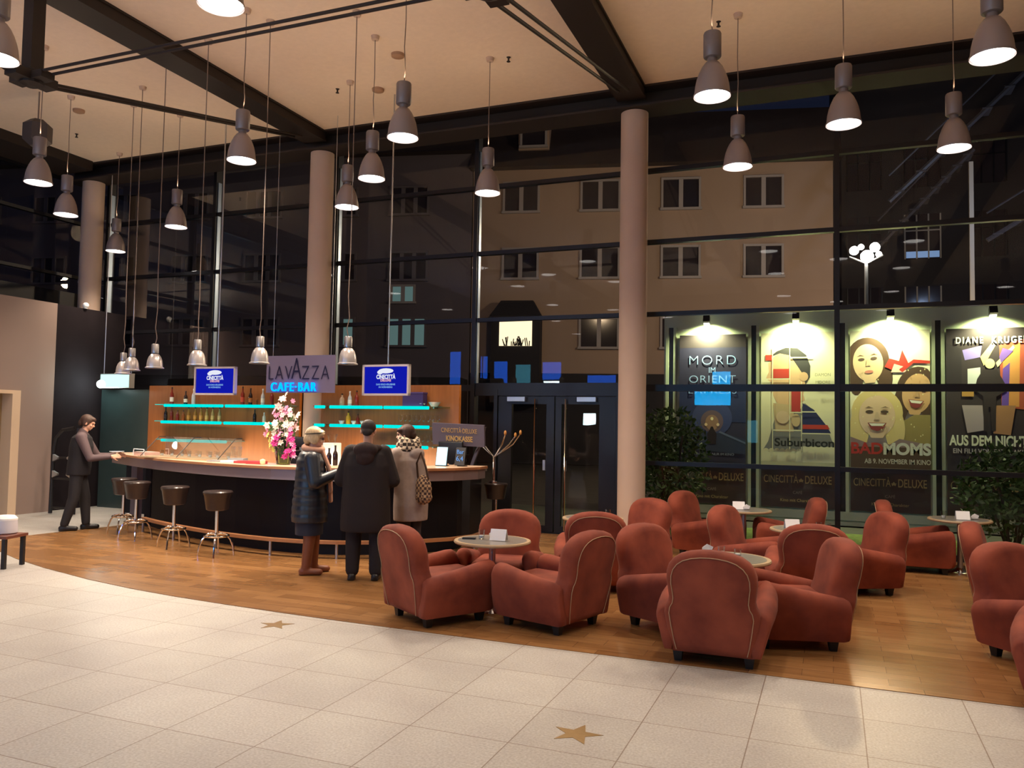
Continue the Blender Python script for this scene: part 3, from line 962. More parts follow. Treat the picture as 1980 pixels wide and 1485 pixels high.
grey = house('apartment_house', 15.25, 46.0, 13.7, 'grey_stucco', 'dim grey house across the street, left of the cream house')
for i, s in enumerate((18.1, 21.4, 25.0, 28.6, 32.2, 35.8, 39.4)):
    for z0, z1 in ((11.0, 12.2), (8.05, 9.25), (5.1, 6.3)):
        lit = (i, z0) in ((0, 5.1), (1, 5.1))
        hwin(grey, s - 0.85, s + 0.85, z0, z1, 'win_dim' if lit else 'win_dark', panes=3)
hwin(grey, 17.8, 18.8, 7.05, 7.75, 'win_dim')
b = MB()
b.rings([[(15.0, 0.5, 13.65), (46.3, 0.5, 13.65), (46.3, -8.4, 13.65), (15.0, -8.4, 13.65)], [(15.0, -1.2, 16.6), (46.3, -1.2, 16.6), (46.3, -7.0, 16.6), (15.0, -7.0, 16.6)]])
b.build('roof', M['roof'], grey)
b = MB(); b.box(15.3, 46.0, 0, 1.6, 0, 3.6); b.build('shop_front', M['night_wall'], grey)

# dark building on the right with a steel fire stair
t = empty('office_building', (9.0, 42.0, 0), math.radians(4), 'dark office building on the right behind the street lamp', 'building')
b = MB(); b.box(-8.6, 14, 0, 8, 0, 22); b.build('wall', M['night_wall'], t)
for x in (-7.6, -5.1, -2.4):
    for z in (6.3, 9.7, 13.1):
        f = MB(); f.box(x - 0.75, x + 0.75, -0.05, 0.02, z, z + 2.1)
        o = f.build('window', M['win_dark'], t)
        g = MB()
        for k in range(4):
            g.box(x - 0.75 + 0.5 * k - 0.03, x - 0.75 + 0.5 * k + 0.03, -0.09, -0.04, z, z + 2.1)
        g.box(x - 0.75, x + 0.75, -0.09, -0.04, z + 1.3, z + 1.36)
        g.build('window_bars', M['pole'] if x == -5.1 and z < 10 else M['mullion'], o)
        if (x, z) in ((-5.1, 9.7), (-5.1, 6.3)):
            h = MB(); h.box(x - 0.7, x + 0.7, -0.06, -0.052, z + 0.05, z + 0.35); h.build('lit_sill', M['blue_lit'], o)
t = empty('fire_stair', (5.2, 33.0, 0), 0, 'steel outdoor stair with pale posts at the far right beyond the glass', 'stairs')
for x, z in ((-0.5, 11.5), (1.35, 12.3), (3.2, 14)):
    b = MB(); b.box(x - 0.07, x + 0.07, -0.07, 0.07, 0, z); b.build('post', M['pole'], t)
for k, (x0, z0, x1, z1) in enumerate(((-3.2, 10.3, 3.3, 16.6), (-3.6, 8.6, -0.4, 12.0), (0.0, 8.6, 6.0, 12.4))):
    b = MB()
    b.tube([(x0, 0.1, z0), (x1, 0.1, z1)], 0.09, 6)
    b.tube([(x0, 0.1, z0 + 1.0), (x1, 0.1, z1 + 1.0)], 0.035, 6)
    for q in range(9):
        f = (q + 0.5) / 9
        b.box(x0 + (x1 - x0) * f - 0.16, x0 + (x1 - x0) * f + 0.16, 0.0, 0.8, z0 + (z1 - z0) * f - 0.03, z0 + (z1 - z0) * f + 0.02)
    b.build('stair_flight', M['night_wall'] if k else M['grey_cab'], t)
for x, z, L in ((1.9, 10.1, 0.6), (2.7, 10.6, 0.5), (4.0, 11.2, 0.4)):
    b = MB(); b.tube([(x - L / 2, -0.1, z - L * 0.3), (x + L / 2, -0.1, z + L * 0.3)], 0.05, 8); b.build('tube_lamp', M['blue_lit'], t)

# street lamp
t = empty('street_lamp', (0.86, 23.8, -0.02), 0, 'street lamp with a cluster of glaring white globes above the poster wall', 'street lamp')
b = MB(); b.lathe([(0.07, 0), (0.055, 3.5), (0.045, 6.3)], 12); b.tube([(-0.42, 0, 6.45), (0, 0, 6.25), (0.42, 0, 6.45)], 0.025, 8)
b.build('pole', M['pole'], t, True)
for x, y, z, r in ((-0.30, 0, 6.62, 0.12), (0.22, 0, 6.68, 0.13), (0.02, -0.1, 6.42, 0.17), (-0.12, 0.2, 6.75, 0.08), (0.32, 0.1, 6.50, 0.08)):
    b = MB(); b.ball((x, y, z), r, 14, 9); b.build('lamp_globe', M['street_glow'], t, True)
light('street_light', 'POINT', (0.0, 0.0, 7.2), 1100, (1.0, 0.72, 0.42), size=0.25, parent=t)
# the street is lit by further lamps along the kerb, outside the picture
for x, y, z, e in ((-7, 22, 8.0, 380), (-24, 20, 8.0, 50), (3.2, 31.5, 5.0, 260)):
    light('kerb_lamp', 'POINT', (x, y, z), e, (1.0, 0.70, 0.42), size=0.3)
light('courtyard_lamp', 'POINT', (6.5, 30, 9), 250, (0.5, 0.65, 1.0), size=0.3)

# ------------------------------------------------------------------ pendant lamps
def make_pendant():
    """origin at the rim; hangs on a cable from the ceiling"""
    t = empty('pendant_lamp', (0, 0, 4.76), 0, 'x', 'pendant lamp', 'large grey pendant lamps')
    b = MB(); b.lathe([(0.045, 0.36), (0.075, 0.365), (0.082, 0.375), (0.082, 0.585), (0.076, 0.60), (0.01, 0.60)], 28)
    b.build('gear_housing', M['lamp_grey'], t, True)
    b = MB(); b.lathe([(0.045, 0.30), (0.045, 0.37)], 20); b.build('neck', M['lamp_grey'], t, True)
    b = MB()
    prof = [(0.168, -0.005), (0.171, 0.0), (0.171, 0.012), (0.164, 0.016), (0.161, 0.04), (0.154, 0.10), (0.141, 0.16), (0.122, 0.215), (0.096, 0.27), (0.066, 0.312), (0.046, 0.325)]
    inner = [(r - 0.006, z) for r, z in prof[::-1][0:]]
    inner = [(max(r, 0.02), z - 0.004) for r, z in inner][1:]
    b.lathe(prof[::-1][::-1], 32, caps=False)
    b.build('shade', M['lamp_bell'], t, True)
    b = MB(); b.lathe([(0.155, 0.025), (0.145, 0.084), (0.128, 0.149), (0.105, 0.214), (0.05, 0.30)], 28, caps=True)
    b.build('reflector', M['steel'], t, True)
    b = MB(); b.lathe([(0.158, 0.006), (0.158, 0.016), (0.01, 0.0165)], 28); b.build('lens', M['lamp_glow'], t, True)
    L = CEIL - 4.76
    b = MB()
    b.tube([(0, 0, 0.6), (0.012, 0.004, 0.75), (-0.004, 0, 1.0), (0.006, 0, 1.3), (0, 0, L)], 0.0055, 6)
    b.build('cable', M['cable'], t, True)
    b = MB(); b.lathe([(0.02, L - 0.055), (0.045, L - 0.05), (0.055, L)], 18); b.build('ceiling_rose', M['column'], t, True)
    return t
LP = make_pendant()
def bulb(t, z, e):
    light('bulb', 'SPOT', (0, 0, z), e, WARM, (0, 0, 0), 0.13, spot=math.radians(132), blend=0.75, parent=t)
lamps = [
    (-6.5, 7.55, 'grey pendant lamp left of the second column, in front of the ceiling beam end'),
    (-4.3, 7.50, 'grey pendant lamp high in the middle, largest between the two columns'),
    (-5.4, 8.66, 'grey pendant lamp just below and left of the highest middle one'),
    (-6.46, 9.72, 'grey pendant lamp right beside the second column top'),
    (-4.26, 9.71, 'grey pendant lamp alone in front of the mullion left of the third column'),
    (-9.77, 9.88, 'grey pendant lamp in front of the upper left windows over the bar'),
    (-9.70, 7.41, 'grey pendant lamp hanging under the hexagonal loudspeaker at far left'),
    (-10.83, 8.75, 'grey pendant lamp beside the far left column'),
    (-12.3, 11.0, 'smallest and farthest grey pendant lamp, right of the far left column'),
    (-1.03, 7.48, 'grey pendant lamp right of the third column, high against the ceiling beam'),
    (-1.03, 9.64, 'grey pendant lamp in front of the cream house between third column and mullion'),
    (0.11, 8.61, 'grey pendant lamp in front of the thick mullion at right'),
    (1.23, 9.74, 'grey pendant lamp at right above the street lamp and stairs'),
    (1.22, 7.42, 'biggest grey pendant lamp in the upper right corner'),
    (-4.2, 4.60, 'grey pendant lamp cut off by the top edge of the picture'),
    (-6.67, 4.66, 'grey pendant lamp cut off by the left edge beside the truss'),
]
hidden = [(-1.04, 4.6), (1.22, 4.6), (-5.4, 3.4), (0.1, 3.4), (-9.7, 4.6), (-4.3, 1.6), (-7.6, 1.6), (-1.04, 1.6), (1.2, 1.6), (3.4, 8.6), (3.4, 4.6), (-4.3, -1.5), (-1.0, -1.5), (2.0, -1.5), (-8.0, -1.8), (5.5, 6.5)]
for i, (x, y, lb) in enumerate(lamps):
    o = LP if i == 0 else copy_tree(LP)
    place(o, (x, y, 4.76), 0.4 * i, lb)
for i, (x, y) in enumerate(hidden):
    o = copy_tree(LP)
    place(o, (x, y, 4.76), 0.4 * i, 'grey pendant lamp of the lounge outside the picture')
for o in [q for q in bpy.data.objects if q.name.startswith('pendant_lamp')]:
    k_ = 1.2
    if o.location.y < 2.5:
        k_ = 0.12 if o.location.x < -5 else 0.0
    elif o.location.y < 5 and o.location.x > -3:
        k_ = 0.40
    elif o.location.x < -4:
        k_ = 1.6 if o.location.y > 7 else 0.72
    light('added_upward_fill', 'SPOT', (0, 0, 0.66), 7.1, (1.0, 0.74, 0.50), (math.pi, 0, 0), 0.05, spot=math.radians(176), blend=0.3, parent=o)  # upward fill added to each pendant so the ceiling reads brighter
    if k_ > 0:
        bulb(o, -0.03, LAMP_W * k_)

def make_bar_lamp():
    t = empty('bar_lamp', (0, 0, 2.37), 0, 'x', 'pendant lamp', 'small pale lamps over the bar')
    b = MB(); b.lathe([(0.02, 0.20), (0.048, 0.205), (0.048, 0.32), (0.042, 0.33), (0.01, 0.33)], 20); b.build('socket', M['steel'], t, True)
    b = MB()
    b.lathe([(0.120, 0.0), (0.120, 0.012), (0.103, 0.022), (0.101, 0.06), (0.094, 0.11), (0.078, 0.155), (0.052, 0.19), (0.02, 0.205)], 28, caps=False)
    b.build('shade', M['lamp_pale'], t, True)
    b = MB(); b.lathe([(0.110, 0.008), (0.095, 0.03), (0.085, 0.11), (0.03, 0.185)], 24); b.build('inside', M['lamp_in'], t, True)
    L = CEIL - 2.37
    b = MB()
    b.tube([(0, 0, 0.33), (0.02, 0, 0.42), (-0.008, 0, 0.55), (0.012, 0, 0.8), (0, 0, 1.3), (0, 0, L)], 0.006, 6)
    b.build('cable', M['cable'], t, True)
    b = MB(); b.lathe([(0.02, L - 0.055), (0.045, L - 0.05), (0.055, L)], 18); b.build('ceiling_rose', M['column'], t, True)
    return t
BL = make_bar_lamp()
for i, (x, y, z, lb) in enumerate((
        (-10.12, 9.28, 2.36, 'small pale bell lamp over the bar, leftmost and half hidden by its neighbour'),
        (-9.50, 8.86, 2.38, 'small pale bell lamp over the bar, second from the left'),
        (-8.55, 8.36, 2.37, 'small pale bell lamp left of the left television'),
        (-7.50, 8.02, 2.37, 'small pale bell lamp right above the left television'),
        (-6.41, 7.88, 2.37, 'small pale bell lamp between left television and the lettered bar sign'),
        (-5.28, 8.05, 2.36, 'small pale bell lamp above the right end of the lettered bar sign'))):
    o = BL if i == 0 else copy_tree(BL)
    place(o, (x, y, z), 0.7 * i, lb)
    light('bulb', 'SPOT', (0, 0, 0.0), 60, WARM, (0, 0, 0), 0.06, spot=math.radians(172), blend=0.6, parent=o)

# ceiling bits
for x, y, lb in ((-11.2, 9.2, 'tan smoke detector disc on the ceiling at far left'), (-5.38, 9.2, 'tan smoke detector disc on the ceiling behind the highest middle lamp'), (-6.22, 10.09, 'grey smoke detector disc on the ceiling near the front beam')):
    b = MB(); b.lathe([(0.05, -0.05), (0.085, -0.035), (0.09, 0)], 20)
    tag(b.build('smoke_detector', mat('detector_tan', (0.40, 0.24, 0.15), 0.6), None, True, (x, y, CEIL)), lb, 'smoke detector', 'ceiling discs')
for x, y, lb in ((-6.79, 9.89, 'tiny dark sprinkler on the ceiling above the second column'), (-4.02, 9.78, 'tiny dark sprinkler on the ceiling beside the third column lamp rose'), (-1.27, 9.75, 'tiny dark sprinkler on the ceiling right of the third column'), (-12.19, 9.99, 'tiny dark sprinkler on the ceiling at far left')):
    b = MB(); b.lathe([(0.028, -0.06), (0.012, -0.045), (0.012, -0.015), (0.03, 0)], 12)
    tag(b.build('sprinkler', M['beam'], None, True, (x, y, CEIL)), lb, 'sprinkler', 'ceiling sprinklers')
t = empty('ceiling_speaker', (-11.15, 8.47, 5.96), 0, 'dark hexagonal loudspeaker hanging from the ceiling at far left', 'loudspeaker')
b = MB(); b.lathe([(0.10, -0.2), (0.2, -0.12), (0.2, 0.12), (0.1, 0.2)], 6); b.build('cabinet', mat('speaker_grey', (0.06, 0.05, 0.05), 0.6), t)
b = MB(); b.tube([(0, 0, 0.2), (0, 0, 0.64)], 0.012, 6); b.build('rod', M['cable'], t)

# brass stars let into the stone floor
def star(x, y, r, rot, label):
    pts = []
    for k in range(10):
        a = rot + math.pi / 2 + k * math.pi / 5
        q = r if k % 2 == 0 else r * 0.40
        pts.append((q * math.cos(a), q * math.sin(a)))
    b = MB(); b.prism(pts, 0.0, 0.002)
    tag(b.build('floor_star', M['star_brass'], None, False, (x, y, 0.0)), label, 'star', 'brass stars in the stone floor')
star(-1.315, 4.355, 0.148, -0.05, 'brass star set in the pale stone floor, nearest the camera')
star(-4.30, 5.60, 0.150, 0.35, 'brass star set in the pale stone floor, near the bar and wood edge')

# ------------------------------------------------------------------ lounge: armchairs
def make_armchair():
    t = empty('armchair', (0, 0, 0), 0, 'x', 'armchair', 'red-brown suede club armchairs')
    L = M['leather']
    # front of the chair is local +y
    b = MB(); b.box(-0.305, 0.305, -0.30, 0.33, 0.07, 0.21); bevel(b.build('base', L, t), 0.03)
    b = MB(); b.box(-0.262, 0.262, -0.22, 0.375, 0.19, 0.405); bevel(b.build('seat_cushion', L, t), 0.06, 5)
    for s in (-1, 1):
        rs = []
        secs = [(-0.345, 0.80, 0), (-0.335, 0.92, 0), (-0.30, 1, 0), (-0.15, 1, 0), (0.0, 1, 0), (0.15, 1, 0), (0.27, 1, 0), (0.32, 0.97, 0), (0.35, 0.90, 0), (0.368, 0.76, 0), (0.378, 0.52, 0)]
        for y, k, _ in secs:
            f = max(0.0, min(1.0, (y + 0.34) / 0.66))
            top = 0.405 + 0.125 * f ** 0.9
            w_out = 0.395 + 0.03 * math.sin(f * math.pi)
            ring = [(0.275, 0.085), (0.335, 0.085), (0.362, 0.17), (0.385, 0.26)]
            cz = top - 0.085
            cx_ = w_out - 0.078
            for q in range(11):
                a = -0.25 + (math.pi + 0.5) * q / 10
                ring.append((cx_ + 0.080 * math.cos(a), cz + 0.085 * math.sin(a)))
            ring += [(0.262, cz - 0.10), (0.262, 0.2)]
            mx_ = sum(p[0] for p in ring) / len(ring)
            mz_ = 0.30
            rs.append([(s * (mx_ + (px_ - mx_) * k), y, mz_ + (pz_ - mz_) * (k if pz_ > mz_ else (k + 1) / 2)) for px_, pz_ in ring])
        b = MB(); b.rings(rs)
        b.build('armrest', L, t, True, ang=70)
    # back: arched slab leaning backwards, waisted where the arms meet it
    half = [(0.285, 0.085), (0.305, 0.16), (0.325, 0.27), (0.338, 0.36), (0.330, 0.405), (0.308, 0.44), (0.300, 0.48), (0.306, 0.54), (0.315, 0.60), (0.312, 0.66), (0.295, 0.715), (0.262, 0.758), (0.212, 0.792), (0.145, 0.814), (0.07, 0.825)]
    out = half + [(0.0, 0.828)] + [(-x, z) for x, z in half[::-1]]
    def yc(z):
        return -0.262 - 0.135 * (z - 0.08) / 0.75
    rs = []
    for tt, ins in ((-0.089, 0.060), (-0.086, 0.046), (-0.074, 0.024), (-0.052, 0.006), (-0.020, 0.0), (0.035, 0.0), (0.066, 0.010), (0.088, 0.030), (0.102, 0.065), (0.110, 0.13)):
        rs.append([(x * (1 - ins / 0.31), yc(z) + tt, 0.45 + (z - 0.45) * (1 - ins / 0.38)) for x, z in out])
    b = MB(); b.rings(rs)
    b.build('backrest', L, t, True, ang=60)
    pth = [(x * 0.862, yc(z) - 0.0885, 0.45 + (z - 0.45) * (0.887 if z > 0.45 else 0.95)) for x, z in out]
    b = MB(); b.tube(pth, 0.0034, 6)
    b.build('piping', M['piping'], t, True)
    for sx_ in (-1, 1):
        for y in (-0.24, 0.27):
            b = MB()
            b.rings([[(sx_ * 0.25 + ax * 0.025, y + ay * 0.025, 0.0) for ax, ay in ((-1, -1), (1, -1), (1, 1), (-1, 1))], [(sx_ * 0.25 + ax * 0.035, y + ay * 0.035, 0.075) for ax, ay in ((-1, -1), (1, -1), (1, 1), (-1, 1))]])
            b.build('foot', M['black_wood'], t)
    return t
AC = make_armchair()
TB = {'T1': (-2.87, 6.80), 'T2': (-0.80, 6.78), 'T3': (-2.55, 8.98), 'T4': (-1.07, 10.86), 'T5': (-0.28, 9.10), 'T6': (1.42, 11.10), 'T7': (1.80, 6.76), 'T8': (2.1, 8.75)}
chairs = [
    ((-3.42, 6.05), 'T1', 'suede armchair left of the nearest left table, its pale back piping towards us'),
    ((-1.84, 6.48), 'T1', 'suede armchair right of the nearest left table, facing left'),
    ((-3.05, 7.70), 'T1', 'suede armchair behind the nearest left table, facing the camera'),
    ((-2.21, 7.90), 'T3', 'suede armchair seen from behind with dark shaded back, left of the third column foot'),
    ((-1.60, 7.20), 'T2', 'suede armchair left of the table with two glasses, facing right'),
    ((-0.80, 5.85), 'T2', 'nearest suede armchair, its whole piped back turned to the camera'),
    ((0.08, 7.04), 'T2', 'suede armchair right of the table with two glasses, facing left'),
    ((-0.16, 7.92), 'T5', 'suede armchair with dark back towards us behind the table with two glasses'),
    ((-1.16, 9.35), 'T5', 'suede armchair in the middle row facing right beside the small card table'),
    ((-1.92, 11.14), 'T4', 'suede armchair near the glass, left of the farthest table'),
    ((-2.03, 9.78), 'T3', 'suede armchair in front of the third column facing the camera'),
    ((-0.17, 11.0), 'T4', 'suede armchair near the glass below the cream poster, facing left'),
    ((0.57, 11.13), 'T6', 'suede armchair near the glass below the poster of three women, facing right'),
    ((0.56, 9.55), 'T5', 'suede armchair right of the thick mullion foot, facing left'),
    ((1.22, 8.92), 'T8', 'suede armchair at right behind the large right one, back edge only'),
    ((1.24, 7.43), 'T7', 'large suede armchair at the right edge facing right'),
]
for i, ((bx, by), tb, lb) in enumerate(chairs):
    tx, ty = TB[tb]
    d = Vector((tx - bx, ty - by)).normalized()
    if i == 0:
        d = Vector((0.54, 0.84)).normalized()
    o = AC if i == 0 else copy_tree(AC)
    place(o, (bx + d.x * 0.40, by + d.y * 0.40, 0.005), math.atan2(d.y, d.x) - math.pi / 2, lb)
o = copy_tree(AC)
place(o, (1.505, 6.16, 0.005), -0.25, 'suede armchair cut off by the right edge, only its arm showing')

def make_table():
    t = empty('lounge_table', (0, 0, 0.005), 0, 'x', 'table', 'round lounge tables')
    b = MB(); b.lathe([(0.325, 0.612), (0.345, 0.617), (0.35, 0.628), (0.345, 0.640), (0.305, 0.6405)], 48); b.build('tabletop', M['table_rim'], t, True)
    b = MB(); b.lathe([(0.312, 0.636), (0.312, 0.6415)], 48); b.build('top_inlay', M['table_top'], t)
    b = MB(); b.lathe([(0.03, 0.03), (0.03, 0.615)], 18); b.build('pedestal', M['steel'], t, True)
    b = MB(); b.lathe([(0.15, 0.0), (0.15, 0.012), (0.06, 0.03), (0.035, 0.06)], 32); b.build('foot_plate', M['chrome'], t, True)
    return t
T0 = make_table()
for i, (k, lb) in enumerate((('T1', 'round table with a white card between the two nearest left armchairs'),
                             ('T2', 'round table with two glasses behind the nearest armchair'),
                             ('T3', 'round table half hidden in front of the third column'),
                             ('T4', 'round table close to the glass below the dark blue poster'),
                             ('T5', 'small looking round table with a single upright card in the middle row'),
                             ('T6', 'round table close to the glass at right with glass and white napkin'),
                             ('T7', 'round table beyond the right edge'), ('T8', 'round table beyond the right edge, far one'))):
    o = T0 if i == 0 else copy_tree(T0)
    place(o, (TB[k][0], TB[k][1], 0.005), 0, lb)
TZ = 0.647
def menu_card(x, y, rz, lb, h=0.105):
    t = empty('menu_card', (x, y, TZ), rz, lb, 'card', 'white cards on the lounge tables')
    for s in (-1, 1):
        b = MB(); b.obox((0, s * 0.022, h / 2), (0.15, 0.003, h), Matrix.Rotation(s * -0.0 + s * 0.38, 3, 'X')); b.build('card_leaf', M['white'], t)
def glass_cup(x, y, lb, z=TZ, r=0.032, h=0.07, cat='glass', grp='small glasses on the lounge tables', candle=False):
    t = empty('glass_tumbler', (x, y, z), 0, lb, cat, grp)
    b = MB(); b.lathe([(r * 0.8, 0), (r, h), (r * 0.9, h), (r * 0.72, 0.008)], 20, caps=True); b.build('glass_body', M['clear'], t, True)
    b = MB(); b.lathe([(r * 0.68, 0.009), (r * 0.74, h * 0.4)], 16); b.build('contents', M['white'], t, True)
def napkin(x, y, lb):
    t = empty('napkin_holder', (x, y, TZ), 0.5, lb, 'napkin holder', 'napkins on the lounge tables')
    b = MB(); b.box(-0.04, 0.04, -0.03, 0.03, 0, 0.02); b.build('holder', M['steel'], t)
    b = MB()
    b.add([(-0.05, 0, 0.02), (0.05, 0, 0.02), (0.07, 0, 0.07), (0.0, 0.01, 0.105), (-0.06, 0, 0.06), (-0.05, 0.03, 0.02), (0.05, 0.03, 0.02), (0.05, 0.035, 0.07), (0.0, 0.02, 0.09), (-0.045, 0.035, 0.06)], [(0, 1, 2, 3, 4), (9, 8, 7, 6, 5), (0, 5, 6, 1), (1, 6, 7, 2), (2, 7, 8, 3), (3, 8, 9, 4), (4, 9, 5, 0)])
    b.build('napkin', M['white'], t)
    t.scale = (0.75, 0.75, 0.7)
menu_card(-2.80, 6.78, 0.05, 'white folded card on the nearest left table')
glass_cup(-2.98, 6.80, 'small glass on the nearest left table', h=0.085)
napkin(-2.90, 6.90, 'white napkin behind the glass on the nearest left table')
b = MB(); b.box(-0.06, 0.06, -0.03, 0.03, 0, 0.012)
tag(b.build('dark_tray', M['black'], None, False, (-3.08, 6.75, TZ), 0.3), 'flat dark coaster on the nearest left table', 'coaster')
glass_cup(-0.86, 6.92, 'left one of two small glasses on the table behind the nearest armchair')
glass_cup(-0.72, 6.84, 'right one of two small glasses on the table behind the nearest armchair')
napkin(-0.98, 6.96, 'white napkin left of the two glasses behind the nearest armchair')
glass_cup(-2.50, 9.05, 'left small glass on the table by the third column')
glass_cup(-2.40, 9.08, 'right small glass on the table by the third column', h=0.09)
napkin(-2.46, 8.92, 'white napkin on the table by the third column')
menu_card(-1.13, 10.82, 0.2, 'white folded card on the table by the dark blue poster')
napkin(-1.03, 10.80, 'white napkin on the table by the dark blue poster')
menu_card(-0.40, 9.02, 0.35, 'white upright card on the middle row table')
glass_cup(-0.14, 9.18, 'left small glass on the middle row table')
glass_cup(-0.05, 9.14, 'right small glass on the middle row table')
glass_cup(1.24, 11.05, 'glowing small glass on the right table by the window', h=0.09)
menu_card(1.44, 11.02, 0.1, 'white card on the right table by the window')
napkin(1.58, 11.08, 'white napkin on the right table by the window')

# ------------------------------------------------------------------ bar: counter, foot rail, stools
FR = [(-11.0, 9.90), (-10.55, 9.66), (-10.06, 9.40), (-9.55, 9.15), (-9.05, 8.93), (-8.56, 8.74), (-8.06, 8.58), (-7.55, 8.44), (-7.05, 8.345), (-6.55, 8.30), (-6.1, 8.33), (-5.65, 8.46), (-5.2, 8.70), (-4.82, 9.02), (-4.52, 9.42), (-4.36, 9.85), (-4.38, 10.15)]
def offset(path, d):
    out = []
    for i, p_ in enumerate(path):
        a = Vector(path[max(i - 1, 0)])
        c = Vector(path[min(i + 1, len(path) - 1)])
        tt = (c - a).normalized()
        nrm = Vector((-tt.y, tt.x))
        out.append((p_[0] + nrm.x * d, p_[1] + nrm.y * d))
    return out
def band(front, back, z0, z1):
    b = MB()
    b.rings([[(f[0], f[1], z0), (f[0], f[1], z1), (k[0], k[1], z1), (k[0], k[1], z0)] for f, k in zip(front, back)])
    return b
cn = empty('bar_counter', (-7.5, 9.0, 0.0), 0, 'long curved bar counter with pale top and mauve band, people standing at it', 'bar counter')
def under(o):
    o.parent = cn
    o.location = (7.5, -9.0, 0)
    return o
under(band(FR, offset(FR, 0.62), 1.095, 1.12).build('counter_top', M['counter_top']))
under(band(offset(FR, -0.006), offset(FR, 0.004), 1.088, 1.1185).build('top_edge', M['counter_edge']))
under(band(offset(FR, 0.03), offset(FR, 0.06), 0.955, 1.09).build('fascia', M['fascia']))
under(band(offset(FR, 0.36)[2:], offset(FR, 0.40)[2:], 0.005, 1.0).build('bar_front', M['bar_dark']))
under(band(offset(FR, 0.03)[3:], offset(FR, 0.10)[3:], 0.185, 0.225).build('foot_rail', M['counter_edge']))
b = MB()
for i in range(3, len(FR), 2):
    f = offset(FR, 0.065)[i]
    b.tube([(f[0], f[1], 0.005), (f[0], f[1], 0.19)], 0.018, 8)
under(b.build('rail_post', M['steel'], None, True))
for i, xy in enumerate(((-10.35, 9.85), (-10.0, 9.8))):
    b = MB(); b.box(xy[0] - 0.06, xy[0] + 0.06, xy[1] - 0.06, xy[1] + 0.06, 0, 1.09)
    under(b.build('leg', M['mauve_board'] if i == 0 else M['bar_dark']))

def make_stool():
    t = empty('bar_stool', (0, 0, 0.005), 0, 'x', 'bar stool', 'black leatherette bar stools with chrome feet')
    b = MB(); b.lathe([(0.115, 0.56), (0.135, 0.57), (0.165, 0.74), (0.178, 0.765), (0.180, 0.785), (0.168, 0.80), (0.10, 0.806), (0.01, 0.807)], 32); b.build('seat', M['black_leather'], t, True)
    b = MB(); b.lathe([(0.024, 0.235), (0.024, 0.565)], 16); b.build('stem', M['chrome'], t, True)
    b = MB(); b.tube([(0.145 * math.cos(a * math.pi / 12), 0.145 * math.sin(a * math.pi / 12), 0.245) for a in range(25)], 0.012, 8); b.build('foot_ring', M['chrome'], t, True)
    for k in range(4):
        a = k * math.pi / 2 + 0.3
        pr = [(0.0, 0.25), (0.05, 0.275), (0.11, 0.262), (0.165, 0.20), (0.20, 0.11), (0.212, 0.0)]
        b = MB(); b.tube([(r * math.cos(a), r * math.sin(a), z) for r, z in pr], 0.0115, 8); b.build('leg', M['chrome'], t, True)
    return t
ST = make_stool()
for i, (x, y, r, lb) in enumerate(((-9.70, 9.00, 0.2, 'leftmost black bar stool, beside the standing waiter'),
                                ((-9.05), 8.62, 0.5, 'second black bar stool from the left at the counter'),
                                (-8.05, 8.30, 0.1, 'third black bar stool from the left at the counter'),
                                (-7.12, 8.05, 0.3, 'rightmost of the row of black bar stools, left of the blonde woman'),
                                (-4.72, 11.28, 0.4, 'black bar stool carrying the chrome branch stand by the entrance doors'))):
    o = ST if i == 0 else copy_tree(ST)
    place(o, (x, y, 0.005), r, lb)

# ------------------------------------------------------------------ bar back wall with lit shelves
for x0, x1, lb in ((-11.72, -8.38, 'left half of the cherry wood bar back wall with lit shelves'), (-7.94, -5.40, 'right half of the cherry wood bar back wall with lit shelves')):
    t = empty('bar_back_wall', (x0, 11.36, 0.0), 0, lb, 'bar back wall', 'cherry wood back walls')
    b = MB(); b.box(0, x1 - x0, 0, 0.07, 0.005, 2.29); b.build('panel', M['wood_panel'], t)
    x1 -= 0.16
    b = MB(); b.box(0, x1 - x0, -0.45, 0.0, 0.005, 0.90); b.build('base_cabinet', M['bar_dark'], t)
    b = MB(); b.box(0, x1 - x0, -0.48, 0.0, 0.90, 0.93); b.build('worktop', M['steel'], t)
def shelf(x0, x1, z, segs, lb):
    t = empty('glass_shelf', (x0, 11.14, z), 0, lb, 'shelf', 'glass shelves with cyan light')
    b = MB(); b.box(0, x1 - x0, 0.0, 0.215, -0.012, 0.0); b.build('shelf_board', M['shelf_glass'], t)
    for a, c in segs:
        b = MB(); b.tube([(a - x0, -0.012, -0.02), (c - x0, -0.012, -0.02)], 0.027, 10); b.build('light_tube', M['cyan'], t, True)
    b = MB()
    for x in [x0 + 0.1] + [c + 0.03 for a, c in segs]:
        b.tube([(x - x0, 0.10, -0.02), (x - x0, 0.215, -0.02)], 0.012, 6)
    b.build('bracket', M['steel'], t)
shelf(-11.35, -8.40, 1.945, ((-11.11, -9.81), (-9.74, -8.62)), 'upper left glass shelf with cyan edge light and bottles')
shelf(-11.35, -8.40, 1.65, ((-11.17, -9.84), (-9.76, -8.62)), 'middle left glass shelf with a row of ten bottles')
shelf(-11.30, -9.50, 1.325, ((-11.15, -9.71),), 'lower left glass shelf with cyan edge light above the display case')
shelf(-7.95, -5.55, 1.945, ((-7.90, -7.72), (-7.61, -6.64), (-6.60, -5.81)), 'upper right glass shelf with a blue box')
shelf(-7.95, -5.55, 1.645, ((-7.90, -7.72), (-7.60, -6.63), (-6.59, -5.80)), 'middle right glass shelf with cups and glasses')
shelf(-7.0, -5.55, 1.33, ((-6.62, -5.81),), 'lower right glass shelf behind the woman in grey')

